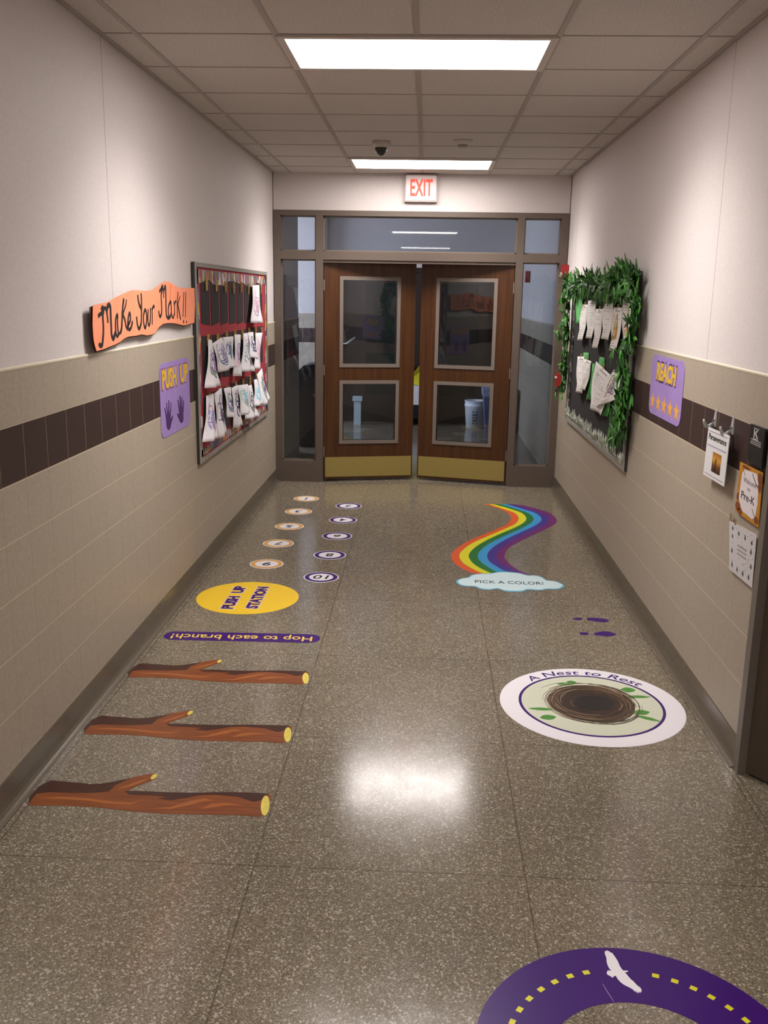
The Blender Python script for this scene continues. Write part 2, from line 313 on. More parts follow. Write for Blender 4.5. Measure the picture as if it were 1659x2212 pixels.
CLOUD = [[0.311,1.499],[0.347,1.562],[0.392,1.587],[0.422,1.651],[0.477,1.683],[0.537,1.693],[0.601,1.737],[0.674,1.748],[0.75,1.724],[0.799,1.678],[0.848,1.682],[0.891,1.646],[0.912,1.578],[0.963,1.563],[1.002,1.508],[1.011,1.461],[0.976,1.401],[0.934,1.388],[0.888,1.384],[0.845,1.355],[0.766,1.363],[0.728,1.322],[0.671,1.311],[0.615,1.32],[0.573,1.363],[0.515,1.335],[0.459,1.352],[0.427,1.395],[0.364,1.399],[0.325,1.433]]
LOGDARK = [[-1.32,-1.368],[-1.339,-1.316],[-1.334,-1.244],[-1.307,-1.195],[-1.251,-1.202],[-1.19,-1.205],[-1.141,-1.213],[-1.087,-1.198],[-1.037,-1.171],[-1.011,-1.157],[-1.053,-1.212],[-1.061,-1.258],[-1.119,-1.273],[-1.204,-1.279],[-1.273,-1.279],[-1.32,-1.293],[-1.322,-1.336]]
LOGDARK2 = [[-1.005,-1.251],[-0.948,-1.247],[-0.867,-1.249],[-0.752,-1.246],[-0.64,-1.232],[-0.525,-1.229],[-0.467,-1.23],[-0.482,-1.275],[-0.513,-1.293],[-0.576,-1.26],[-0.664,-1.254],[-0.72,-1.26],[-0.771,-1.285],[-0.818,-1.303],[-0.865,-1.295],[-0.835,-1.279],[-0.917,-1.274],[-0.981,-1.274]]
LOGHI = [[[-1.312,-1.325],[-1.222,-1.308],[-1.123,-1.311],[-1.038,-1.326],[-0.957,-1.331],[-0.908,-1.306],[-0.953,-1.344],[-1.032,-1.344],[-1.117,-1.329],[-1.215,-1.325]],[[-0.88,-1.362],[-0.81,-1.352],[-0.749,-1.305],[-0.698,-1.28],[-0.655,-1.293],[-0.693,-1.301],[-0.737,-1.331],[-0.801,-1.364]],[[-0.696,-1.359],[-0.667,-1.317],[-0.613,-1.306],[-0.536,-1.321],[-0.603,-1.323],[-0.65,-1.34]],[[-1.042,-1.245],[-1.007,-1.209],[-0.961,-1.165],[-0.937,-1.148],[-0.952,-1.176],[-0.992,-1.219]]]
DASH = [[0.34,-2.301],[0.365,-2.257],[0.396,-2.217],[0.432,-2.182],[0.472,-2.15],[0.516,-2.123],[0.563,-2.105],[0.754,-2.106],[0.802,-2.124],[0.846,-2.149],[0.885,-2.179],[0.92,-2.216],[0.951,-2.257]]
FEET = [[[[0.9723,0.8341],[0.9804,0.8494],[0.9983,0.8521],[1.0176,0.8516],[1.0232,0.8504],[1.0211,0.8167],[0.9979,0.8123],[0.9773,0.8162]],[[1.054,0.8549],[1.0769,0.8582],[1.1067,0.862],[1.134,0.8518],[1.1624,0.8486],[1.1752,0.8342],[1.1746,0.8152],[1.1583,0.795],[1.1379,0.788],[1.1191,0.7903],[1.0953,0.7966],[1.0685,0.8084],[1.0528,0.8185]]],[[[0.9696,0.5962],[0.979,0.6087],[0.9981,0.612],[1.0201,0.6102],[1.0202,0.5717],[1.0022,0.5685],[0.9824,0.572],[0.9723,0.5779]],[[1.051,0.6061],[1.0731,0.616],[1.0944,0.6312],[1.1178,0.6371],[1.1429,0.6318],[1.1622,0.616],[1.1735,0.5932],[1.1577,0.5734],[1.1279,0.5619],[1.1003,0.5616],[1.074,0.5686],[1.0527,0.573]]]]
BANNER = [[-0.3428,1.7553],[-0.2799,1.759],[-0.148,1.768],[-0.0345,1.7882],[0.1049,1.8095],[0.1987,1.8208],[0.2838,1.8212],[0.4171,1.8187],[0.535,1.8226],[0.6358,1.842],[0.7275,1.862],[0.821,1.8721],[0.9293,1.8628],[1.0554,1.8421],[1.1439,1.8353],[1.3002,1.8403],[1.4479,1.8394],[1.4528,1.7414],[1.4226,1.6333],[1.2733,1.6257],[1.1626,1.6232],[1.0874,1.6313],[0.9711,1.6422],[0.8315,1.648],[0.7241,1.6457],[0.6445,1.6305],[0.5652,1.602],[0.5035,1.5976],[0.4205,1.5976],[0.3301,1.6062],[0.2414,1.6033],[0.1151,1.6038],[0.0534,1.5971],[-0.0076,1.5845],[-0.0853,1.5761],[-0.16,1.571],[-0.2325,1.5646],[-0.3275,1.5612],[-0.3481,1.5894],[-0.3585,1.6182],[-0.3596,1.6746],[-0.3492,1.7303]]
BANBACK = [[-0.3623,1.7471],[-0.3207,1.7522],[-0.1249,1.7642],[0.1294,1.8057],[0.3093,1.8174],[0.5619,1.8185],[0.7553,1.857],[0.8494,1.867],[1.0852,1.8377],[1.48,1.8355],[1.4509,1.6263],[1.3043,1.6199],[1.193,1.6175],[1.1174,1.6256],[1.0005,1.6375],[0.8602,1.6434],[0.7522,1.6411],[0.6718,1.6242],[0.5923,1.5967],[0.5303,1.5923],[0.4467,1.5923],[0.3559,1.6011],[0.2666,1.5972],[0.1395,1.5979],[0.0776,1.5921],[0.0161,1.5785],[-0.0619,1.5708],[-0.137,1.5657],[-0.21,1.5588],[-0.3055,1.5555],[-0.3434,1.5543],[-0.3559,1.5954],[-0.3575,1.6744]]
STROKES = [([[-0.2884,1.7072],[-0.2598,1.716],[-0.2313,1.7221]],0.0073),([[-0.2445,1.7315],[-0.228,1.7433],[-0.2135,1.7354],[-0.2277,1.7111],[-0.227,1.6764],[-0.2297,1.6417],[-0.2393,1.6131],[-0.252,1.5875],[-0.2677,1.5814],[-0.2869,1.5849],[-0.2942,1.5931]],0.0084),([[-0.2131,1.7382],[-0.1863,1.7408],[-0.1732,1.7217],[-0.1661,1.6981],[-0.165,1.6761]],0.0067),([[-0.1755,1.7246],[-0.1585,1.7477],[-0.1397,1.7534],[-0.1224,1.7473],[-0.1219,1.7208],[-0.1236,1.6913],[-0.1226,1.6556],[-0.1239,1.6289],[-0.114,1.6091],[-0.0978,1.6054],[-0.0818,1.6182],[-0.0679,1.6297]],0.009),([[-0.0302,1.7101],[-0.0513,1.6955],[-0.0624,1.6657],[-0.0613,1.6295],[-0.0495,1.6133],[-0.0294,1.6191],[-0.031,1.6405],[-0.0332,1.6709],[-0.0263,1.704],[-0.0349,1.7102]],0.0067),([[-0.029,1.6222],[-0.0093,1.6244],[0.0123,1.639],[0.022,1.6509]],0.0056),([[0.075,1.7819],[0.059,1.7544],[0.0437,1.7179],[0.0334,1.6813],[0.021,1.6448],[0.0025,1.6255]],0.0078),([[0.1144,1.7772],[0.0985,1.751],[0.0732,1.7297],[0.0468,1.7055]],0.0045),([[0.0502,1.7085],[0.0779,1.6801],[0.0893,1.6549],[0.1122,1.6379]],0.0067),([[0.1146,1.6541],[0.1481,1.672],[0.1633,1.6906],[0.1543,1.7144],[0.1333,1.6975],[0.1204,1.6728],[0.1198,1.6477],[0.1346,1.6362],[0.1672,1.6462],[0.1923,1.674]],0.0067),([[0.292,1.7989],[0.299,1.7715],[0.3144,1.7488],[0.3399,1.7323]],0.0073),([[0.3483,1.807],[0.352,1.7778],[0.3464,1.7387],[0.3408,1.6996],[0.3296,1.6605],[0.2925,1.6349],[0.2681,1.6558],[0.2595,1.6948]],0.0073),([[0.3972,1.7216],[0.3725,1.6923],[0.376,1.6526],[0.3942,1.6354],[0.4182,1.658],[0.4285,1.6978],[0.4138,1.7246],[0.3972,1.7216]],0.0067),([[0.4596,1.7273],[0.4486,1.6907],[0.4497,1.6571],[0.4659,1.6465],[0.4866,1.6662],[0.4968,1.6964],[0.502,1.7335]],0.0062),([[0.5284,1.7331],[0.5292,1.6958],[0.5202,1.6483]],0.005),([[0.5311,1.7263],[0.5575,1.7413],[0.5751,1.736]],0.0062),([[0.6763,1.8154],[0.7117,1.8305],[0.7357,1.8447],[0.7436,1.836],[0.7072,1.7974],[0.7096,1.7484],[0.7038,1.7063],[0.6751,1.6851],[0.6552,1.6984],[0.6502,1.7177]],0.0067),([[0.742,1.843],[0.7583,1.8185],[0.7535,1.7833]],0.005),([[0.7569,1.808],[0.7882,1.8441],[0.8013,1.8329],[0.7973,1.7832],[0.7928,1.7298],[0.7969,1.6903],[0.8261,1.6753],[0.8606,1.6774]],0.0073),([[0.8933,1.7666],[0.8484,1.7399],[0.8367,1.704],[0.8606,1.6774],[0.8988,1.7029],[0.8976,1.7466],[0.8933,1.7666]],0.0062),([[0.8988,1.7029],[0.9127,1.6806],[0.9374,1.6746],[0.9571,1.6945]],0.005),([[0.9563,1.7645],[0.9705,1.7312],[0.9647,1.6869]],0.0045),([[0.9724,1.7459],[0.9921,1.7642],[1.0131,1.7586]],0.0045),([[1.0572,1.8161],[1.0367,1.7714],[1.0279,1.7268],[1.026,1.6669]],0.005),([[1.0988,1.7937],[1.0735,1.7713],[1.0406,1.7453]],0.0039),([[1.0411,1.749],[1.0653,1.7075],[1.0935,1.6596]],0.0062),([[1.1927,1.8147],[1.1708,1.7632],[1.1473,1.6756]],0.0045),([[1.2364,1.8148],[1.218,1.7436],[1.2056,1.6704]],0.0045),([[1.1483,1.6479],[1.1648,1.6436]],0.0067),([[1.218,1.6449],[1.2333,1.6406]],0.005)]
REDLINE = [[0.9088,1.8517],[0.8909,1.8011],[0.8866,1.7685]]
HANDS = [[[0.8587,1.0479],[0.8243,1.0649],[0.8156,1.0903],[0.809,1.1305],[0.7907,1.172],[0.7907,1.1839],[0.804,1.1823],[0.8131,1.1606],[0.8261,1.1382],[0.835,1.1448],[0.8296,1.1761],[0.8289,1.2067],[0.8433,1.2061],[0.847,1.174],[0.8552,1.1445],[0.867,1.1716],[0.8752,1.2146],[0.8893,1.2164],[0.8886,1.1801],[0.8821,1.1434],[0.8921,1.1444],[0.9121,1.1707],[0.924,1.1982],[0.9363,1.1968],[0.9262,1.1646],[0.9115,1.1353],[0.9081,1.109],[0.9203,1.1075],[0.9431,1.1213],[0.9571,1.1184],[0.9445,1.0999],[0.9166,1.0789],[0.8923,1.0532]],[[1.1434,1.0496],[1.109,1.0623],[1.0729,1.0924],[1.0476,1.1139],[1.0546,1.121],[1.0756,1.1138],[1.097,1.1077],[1.0952,1.1286],[1.0825,1.1668],[1.0672,1.1981],[1.0846,1.1962],[1.1005,1.1693],[1.1153,1.1458],[1.1225,1.1461],[1.1163,1.1882],[1.1173,1.2167],[1.1333,1.2162],[1.1427,1.1853],[1.1471,1.149],[1.1561,1.1491],[1.1579,1.1836],[1.1635,1.2061],[1.1785,1.2034],[1.1743,1.1702],[1.1777,1.1396],[1.1849,1.1388],[1.1968,1.1817],[1.212,1.1788],[1.2042,1.1318],[1.1904,1.0961],[1.192,1.0725],[1.1806,1.0552]]]
LSHEETS = {'a8':[[-1.3485,3.3904,1.8769],[-1.3485,3.7104,1.8824],[-1.2985,3.5159,1.574],[-1.3185,3.1832,1.5809]],'s1':[[-1.3485,1.7828,1.5163],[-1.3485,1.882,1.5067],[-1.3035,1.8709,1.2073],[-1.3335,1.6228,1.2129]],'s2':[[-1.3485,1.895,1.4834],[-1.3485,2.1863,1.5127],[-1.2885,2.3097,1.3022],[-1.3285,2.0101,1.2839]],'s3':[[-1.3485,2.2207,1.5112],[-1.3485,2.5862,1.5013],[-1.3335,2.51,1.2827],[-1.3385,2.2767,1.3148]],'s4':[[-1.3485,2.6263,1.5132],[-1.3485,2.8678,1.5035],[-1.3085,2.6256,1.2076],[-1.3285,2.4983,1.2179]],'s5':[[-1.3485,2.9742,1.5073],[-1.3485,3.15,1.5046],[-1.2985,3.1188,1.2046],[-1.3185,2.72,1.2315]],'s6':[[-1.3485,3.1616,1.5083],[-1.3485,3.3941,1.5038],[-1.2785,3.1459,1.2956],[-1.2985,3.0022,1.3212]],'s7':[[-1.3485,3.4902,1.4915],[-1.3485,3.8358,1.4805],[-1.3285,3.5289,1.1895],[-1.3285,3.3555,1.2028]],'t1':[[-1.3485,1.6809,1.1587],[-1.3485,1.8973,1.1522],[-1.2985,1.7625,0.8722],[-1.3285,1.5064,0.879]],'t2':[[-1.3485,1.913,1.1488],[-1.3485,2.149,1.1673],[-1.3085,2.0527,0.8696],[-1.3285,1.9114,0.8401]],'t3':[[-1.3485,2.2176,1.1551],[-1.3485,2.4635,1.1411],[-1.2885,2.2288,0.963],[-1.3085,2.1685,0.955]],'t4':[[-1.3485,2.4816,1.1316],[-1.3485,2.6984,1.1348],[-1.3085,2.6215,0.8407],[-1.3285,2.4797,0.8357]],'t5':[[-1.3485,2.688,1.1318],[-1.3485,3.1364,1.1005],[-1.2885,2.8232,0.9132],[-1.3085,2.659,0.9085]],'t6':[[-1.3485,3.1123,1.0857],[-1.3485,3.2862,1.0824],[-1.2885,3.2364,0.8277],[-1.3185,2.8767,0.8476]],'t7':[[-1.3485,3.397,1.1116],[-1.3485,3.5963,1.1032],[-1.2885,3.4454,0.9088],[-1.3085,3.1846,0.9141]],'t8':[[-1.3485,3.5361,1.1441],[-1.3485,3.7857,1.1787],[-1.2585,3.5909,0.9339],[-1.2985,3.4747,0.8784]]}
RSHEETS = {'p1':[[1.3336,3.4606,1.7697],[1.3336,3.194,1.7691],[1.3136,3.1628,1.4954],[1.3136,3.4527,1.482]],'p2':[[1.3336,3.1887,1.8021],[1.3336,2.8405,1.8039],[1.3136,2.7451,1.5242],[1.3136,3.0485,1.5206]],'p3':[[1.3336,2.8166,1.7422],[1.3336,2.5413,1.746],[1.3136,2.4839,1.4666],[1.3136,2.7323,1.4625]],'p4':[[1.3336,2.516,1.8264],[1.3336,2.1706,1.8245],[1.3136,2.0985,1.5427],[1.3136,2.4161,1.5462]],'p5':[[1.3336,2.1699,1.7615],[1.3336,1.8575,1.7636],[1.3136,1.8221,1.4821],[1.3136,2.0767,1.4846]],'p6':[[1.3336,1.8661,1.8211],[1.3336,1.4257,1.8225],[1.3136,1.3306,1.5646],[1.3136,1.7055,1.5405]],'q1':[[1.3336,3.5266,1.3475],[1.3336,3.2028,1.3659],[1.3136,3.0016,1.0904],[1.3136,3.3896,1.072]],'q2':[[1.3336,3.2279,1.3488],[1.3336,2.8639,1.3529],[1.3136,2.8927,1.1266],[1.3136,3.1378,1.1127]],'q3':[[1.3336,2.6714,1.366],[1.3336,2.0948,1.3127],[1.3136,2.1677,1.0263],[1.3136,2.7333,1.0244]],'q4':[[1.3336,1.9964,1.3556],[1.3336,1.7617,1.3653],[1.3136,1.7412,1.1818],[1.3136,2.4866,1.0435]]}
GSHEETS = {'g1':[[1.3416,3.8739,1.8152],[1.3416,3.5126,1.8579],[1.3416,3.525,1.6063],[1.3416,3.7548,1.6103]],'g2':[[1.3416,3.0318,1.8421],[1.3416,2.8291,1.8421],[1.3416,2.8273,1.7231],[1.3416,3.0075,1.7201]],'g3':[[1.3416,2.3399,1.8552],[1.3416,2.133,1.8547],[1.3416,2.1307,1.7517],[1.3416,2.324,1.7491]],'g4':[[1.3416,1.6599,1.8576],[1.3416,1.4497,1.857],[1.3416,1.4488,1.7842],[1.3416,1.6443,1.7823]],'g5':[[1.3416,3.2951,1.3935],[1.3416,3.0505,1.4058],[1.3416,3.0356,1.2909],[1.3416,3.2604,1.2741]],'g6':[[1.3416,2.586,1.405],[1.3416,2.3814,1.4088],[1.3416,2.3943,1.2835],[1.3416,2.5867,1.2675]],'g7':[[1.3416,2.859,1.3386],[1.3416,2.7631,1.3405],[1.3416,2.7718,1.0701],[1.3416,3.0194,1.0483]],'g8':[[1.3416,1.8761,1.3947],[1.3416,1.68,1.3924],[1.3416,1.668,1.2819],[1.3416,1.8513,1.269]],'g9':[[1.3416,2.2802,1.3112],[1.3416,2.0699,1.3193],[1.3416,2.0635,1.0283],[1.3416,2.3017,1.0128]],'g10':[[1.3416,1.9323,1.192],[1.3416,1.7193,1.1974],[1.3416,1.7081,1.1101],[1.3416,1.9355,1.1044]]}
PERS = [[1.3236,-0.2242,1.2773],[1.3236,-0.5172,1.2808],[1.3286,-0.493,1.0641],[1.3286,-0.195,1.0608]]
WELC = [[1.3516,-0.5914,1.1872],[1.3516,-0.8493,1.1901],[1.3516,-0.8651,0.9821],[1.3516,-0.5951,0.9834]]
PLNT = [[1.3516,-0.5353,0.9304],[1.3516,-0.8571,0.9536],[1.3516,-0.8692,0.7433],[1.3516,-0.5921,0.7373]]
BLKS = [[1.3496,-0.6705,1.3518],[1.3496,-0.8314,1.3532],[1.3496,-0.835,1.2018],[1.3496,-0.6755,1.2084]]
# ---------------- the setting ----------------
FLOOR = MB().box(-6, 3.2, -12, 14, -.1, 0).obj('floor', M['floor']); tag(FLOOR, kind='structure')
# ceiling with light openings left shut: the lights hang 2 cm into the tile plane
tag(MB().box(-6, 3.2, -12, 14, H, H + .1).obj('ceiling', M['ceil']), kind='structure')
T = .6096
b = MB()
for k in range(-2, 3): b.box(k * T - .012, k * T + .012, -11.9, 9.2, H - .004, H)
for k in range(-19, 16): b.box(XL, XR, k * T - .006, k * T + .006, H - .003, H)
b.box(XL, XL + .02, -11.9, 9.2, H - .006, H); b.box(XR - .02, XR, -11.9, 9.2, H - .006, H)
tag(b.obj('trim_1', M['tbar']), kind='structure')
CAPZ = 1.5475
def wall(name, fr_box, paint, tile, face):
    pass
def side_wall(name, side, y0, y1, zb=0):
    b = MB()
    if side == 'L': xs = (XL - .2, XL - .006, XL)
    else: xs = (XR + .006, XR + .2, XR)
    if zb < 1.5:
        if side == 'L': b.box(XL - .2, XL, y0, y1, zb, CAPZ, 1); b.box(XL - .2, XL - .006, y0, y1, CAPZ, H, 0)
        else: b.box(XR, XR + .2, y0, y1, zb, CAPZ, 1); b.box(XR + .006, XR + .2, y0, y1, CAPZ, H, 0)
    else: b.box(XR + .006, XR + .2, y0, y1, zb, H, 0)
    o = b.obj(name, [M['paintL' if side == 'L' else 'paintR'], M['tileY']]); return tag(o, kind='structure')
side_wall('wall_left', 'L', -12, 6.42)
side_wall('wall_right', 'R', -.89, 9.3)
side_wall('wall_right_near', 'R', -12, -1.93)
side_wall('wall_right_header', 'R', -1.93, -.89, 2.16)
def cap(name, side, y0, y1):
    s = 1 if side == 'L' else -1; X = XL if side == 'L' else XR; pr = [(-.004 * s, .004), (0, .004), (.002 * s, .001), (.003 * s, -.003), (.002 * s, -.008), (0, -.010), (-.004 * s, -.010)]
    n = len(pr); V = [(X + a, y, CAPZ + c) for y in (y0, y1) for a, c in pr]
    tag(mesh_obj(name, V, [tuple(range(n)), tuple(range(n, 2 * n))] + [(i, (i + 1) % n, n + (i + 1) % n, n + i) for i in range(n)], M['cap']), kind='structure')
cap('trim_2', 'L', -12, 6.42); cap('trim_3', 'R', -.89, 9.3); cap('trim_4', 'R', -12, -1.93)
def cove(name, side, y0, y1):
    s = 1 if side == 'L' else -1; X = XL if side == 'L' else XR
    pr = [(0, 0), (0, .122), (.004, .122), (.006, .118), (.006, .040), (.009, .022), (.016, .010), (.024, .004), (.034, .0012), (.034, 0)]
    n = len(pr); V = [(X + a * s, y, c) for y in (y0, y1) for a, c in pr]
    tag(mesh_obj(name, V, [tuple(range(n)), tuple(range(n, 2 * n))] + [(i, (i + 1) % n, n + (i + 1) % n, n + i) for i in range(n)], M['base']), kind='structure')
cove('baseboard_left', 'L', -12, D); cove('baseboard_right', 'R', -.895, D); cove('baseboard_right_near', 'R', -12, -1.93)
# end wall above the door screen
tag(MB().box(XL, XR, D, D + .2, 2.575, H).obj('wall_end', M['paintE']), kind='structure')
tag(MB().box(XL - .2, XR + .2, -12.2, -12, 0, H).obj('wall_behind', M['paintE']), kind='structure')
# cross passage beyond the doors
b = MB(); b.box(-6, -1.45, 9.0, 9.2, 0, CAPZ, 1); b.box(-6, -1.45, 9.006, 9.2, CAPZ, H, 0); tag(b.obj('wall_far', [M['paintE'], M['tileX']]), kind='structure')
tag(MB().box(-6, XL - .2, 6.22, 6.42, 0, H).obj('wall_passage', M['paintE']), kind='structure')
b = MB(); b.box(-3.7, -3.6, 6.42, 9, 0, .9); b.box(-3.7, -3.6, 6.42, 9, 2.5, H); b.box(-3.7, -3.6, 6.42, 6.8, .9, 2.5); b.box(-3.7, -3.6, 8.6, 9, .9, 2.5)
tag(b.obj('wall_window', M['paintE']), kind='structure')
day = mat('daylit_pane', 'bfd2ff', .3, emis='c6cfe6', es=DAY_E)
wn = MB().box(-3.66, -3.64, 6.8, 8.6, .9, 2.5).obj('window_1', day); tag(wn, kind='structure')
b = MB()
for y in (6.8, 7.66, 8.52): b.box(-3.68, -3.6, y, y + .08, .9, 2.5)
for z in (.9, 2.42): b.box(-3.68, -3.6, 6.8, 8.6, z, z + .08)
b.obj('window_frame', M['frame'], wn)
b = MB(); b.box(-1.45, XR + .2, 9.3, 9.5, 0, 2.2, 0); b.box(-1.45, -1.35, 9.2, 9.3, 0, 2.2, 0); b.box(-1.45, XR + .2, 9.3, 9.5, 2.2, H, 1); b.box(-1.45, -1.35, 9.2, 9.3, 2.2, H, 1)
tag(b.obj('wall_far_middle', [M['dwood'], M['paintE']]), kind='structure')
dd = MB().box(-.95, .95, 9.25, 9.3, 0, 2.12).obj('door_3', M['dwood']); tag(dd, kind='structure')
b = MB()
for x0 in (-.8, .18): b.box(x0, x0 + .62, 9.24, 9.25, .4, 1.0); b.box(x0, x0 + .62, 9.24, 9.25, 1.14, 1.98)
b.obj('window_pane', M['dome'], dd)
# classroom beyond the near right doorway
b = MB(); b.box(3.0, 3.1, -3, 0, 0, H); b.box(XR + .2, 3.0, -.1, 0, 0, H); b.box(XR + .2, 3, -3, -2.9, 0, H); tag(b.obj('wall_classroom', mat('classroom_paint', '4a4038', .8)), kind='structure')

# ceiling lights
for i, y in enumerate(LIGHT_ROWS):
    cy = y + T / 2; t = empty('ceiling_light', (0, cy, H))
    lab = ['recessed white ceiling light glowing in front of the exit sign', 'large glowing ceiling light across the top of the picture', 'glowing ceiling light directly overhead behind the view', 'ceiling light far behind the view, mirrored in the transom'][i]
    tag(t, lab, 'light', 'recessed ceiling lights')
    b = MB()
    for (x0, x1, y0, y1) in ((-.609, .609, -.304, -.268), (-.609, .609, .268, .304), (-.609, -.575, -.268, .268), (.575, .609, -.268, .268)): b.box(x0, x1, cy + y0, cy + y1, H - .012, H)
    b.obj('light_frame', M['lampf'], t)
    MB().box(-.575, .575, cy - .268, cy + .268, H - .006, H - .001).obj('light_lens', M['lens'], t)
    for s in (-1, 1):
        l = bpy.data.objects.new('lamp', ceiling_area(y)); COL.objects.link(l); l.parent = t; l.location = (s * .28, 0, -.13); l.rotation_euler = (0, -s * math.radians(22), 0)

# ---------------- storefront screen ----------------
sf = empty('trim_5', (0, D, 0)); tag(sf, kind='structure')
ML0, ML1, MR0, MR1 = -.983, -.912, .893, .960
def fbox(name, x0, x1, z0, z1, dy=.12, m='frame'): return MB().box(x0, x1, D - .01, D - .01 + dy, z0, z1).obj(name, M[m], sf)
fbox('top_rail', XL, XR, 2.527, 2.575)
for x0, x1 in ((-1.313, ML0), (ML1, MR0), (MR1, 1.295)): fbox('transom_bar', x0, x1, 2.132, 2.208)
fbox('post', XL, -1.313, 0, 2.527); fbox('post', 1.295, XR, 0, 2.527); fbox('mullion', ML0, ML1, 0, 2.527); fbox('mullion', MR0, MR1, 0, 2.527)
fbox('sill_panel', -1.313, ML0, 0, .21); fbox('sill_panel', MR1, 1.295, 0, .21)
b = MB()
for x0, x1, z0, z1 in ((-1.313, ML0, .21, 2.132), (MR1, 1.295, .21, 2.132), (-1.313, ML0, 2.208, 2.527), (ML1, MR0, 2.208, 2.527), (MR1, 1.295, 2.208, 2.527)):
    for q in ((x0, x0 + .012, z0, z1), (x1 - .012, x1, z0, z1), (x0, x1, z0, z0 + .012), (x0, x1, z1 - .012, z1)): b.box(q[0], q[1], D + .03, D + .06, q[2], q[3])
b.obj('glazing_stop', M['lite'], sf)
for n, (x0, x1, z0, z1) in enumerate(((-1.313, ML0, .21, 2.132), (MR1, 1.295, .21, 2.132), (-1.313, ML0, 2.208, 2.527), (ML1, MR0, 2.208, 2.527), (MR1, 1.295, 2.208, 2.527))):
    o = MB().box(x0, x1, D + .042, D + .048, z0, z1).obj('window_%d' % (n + 2), M['glass']); tag(o, kind='structure')

MB().box(ML1, MR0, D + .004, D + .021, 2.106, 2.132).obj('door_stop', M['frame'], sf)
# ---------------- wooden doors ----------------
def leaf(name, hx, sgn, num):
    hinge = Vector((hx, D + .03, 0)); ang = math.radians(13.5); W = .895
    ux = Vector((sgn * math.cos(ang), math.sin(ang), 0)); n = Vector((0, 0, 1)).cross(ux) * (-1 if sgn > 0 else 1)   # n faces the corridor
    if n.y > 0: n = -n
    def bx(b, u0, u1, z0, z1, d0, d1, m=0):
        V = [hinge + ux * u_ + Vector((0, 0, z)) + n * d for u_ in (u0, u1) for d in (d0, d1) for z in (z0, z1)]
        return b.add(V, [(0, 1, 3, 2), (4, 6, 7, 5), (0, 4, 5, 1), (2, 3, 7, 6), (0, 2, 6, 4), (1, 5, 7, 3)], m)
    b = MB(); th = .044; Z0, Z1 = .022, 2.118
    u0, u1 = .150, .745; lo0, lo1, hi0, hi1 = .375, 1.000, 1.126, 1.985
    for q in ((0, u0, Z0, Z1), (u1, W, Z0, Z1), (u0, u1, Z0, lo0), (u0, u1, lo1, hi0), (u0, u1, hi1, Z1)): bx(b, *q, -th, 0)
    d = mesh_obj(name, b.V, b.F, M['wood'], None, at=hinge); tag(d, kind='structure')
    for z0, z1 in ((lo0, lo1), (hi0, hi1)):
        fb = MB()
        for d0, d1 in ((-.004, .008), (-th - .008, -th + .004)):
            for q in ((u0, u0 + .034, z0, z1), (u1 - .034, u1, z0, z1), (u0 + .034, u1 - .034, z0, z0 + .034), (u0 + .034, u1 - .034, z1 - .034, z1)): bx(fb, *q, d0, d1)
        fo = mesh_obj('vision_frame', fb.V, fb.F, M['lite'], d)
        gb = MB(); bx(gb, u0 + .01, u1 - .01, z0 + .01, z1 - .01, -.025, -.019); mesh_obj('window_pane', gb.V, gb.F, M['glass'], d)
    kb = MB(); bx(kb, .012, W - .012, .045, .243, -.001, .003); mesh_obj('kick_plate', kb.V, kb.F, M['brass'], d)
    hb = MB()
    for z in (.25, 1.05, 1.85): hb.lathe((hinge.x, hinge.y - .008, z), [(.006, 0), (.006, .10)], 12)
    hb.obj('hinge', M['lite'], d)
    pb = MB(); bx(pb, .12, W - .06, .98, 1.04, -th - .08, -th - .045); bx(pb, .12, .16, .98, 1.04, -th - .05, -th); bx(pb, W - .1, W - .06, .98, 1.04, -th - .05, -th)
    mesh_obj('push_bar', pb.V, pb.F, M['lite'], d)
leaf('door_1', ML1 + .006, 1, 1); leaf('door_2', MR0 - .006, -1, 2)

# near right doorway
fr_ = empty('trim_6', (XR, -.92, 0)); tag(fr_, kind='structure')
b = MB(); b.box(XR - .018, XR + .215, -.945, -.893, 0, 2.16); b.obj('jamb', M['frameN'], fr_)
b = MB(); b.box(XR - .018, XR + .215, -1.93, -1.878, 0, 2.16); b.obj('jamb', M['frameN'], fr_)
b = MB(); b.box(XR - .018, XR + .215, -1.93, -.893, 2.108, 2.16); b.obj('head', M['frameN'], fr_)
hg = Vector((XR + .012, -.950, 0)); dv = Vector((.60, -.80, 0)); nv = Vector((.8, .6, 0)); b = MB()
V = [hg + dv * a + nv * c + Vector((0, 0, z)) for a in (0, .9) for c in (0, .044) for z in (.012, 2.1)]
b.add(V, [(0, 1, 3, 2), (4, 6, 7, 5), (0, 4, 5, 1), (2, 3, 7, 6), (0, 2, 6, 4), (1, 5, 7, 3)])
dn = mesh_obj('door_4', b.V, b.F, M['ndoor'], None, at=hg); tag(dn, kind='structure')
lb = MB(); c0 = hg + dv * .83 - nv * .05 + Vector((0, 0, 1.0)); lb.tube([c0 + nv * .05, c0], .009); lb.tube([c0, c0 - dv * .11], .008); mesh_obj('door_handle', lb.V, lb.F, M['steel'], dn, smooth=True)

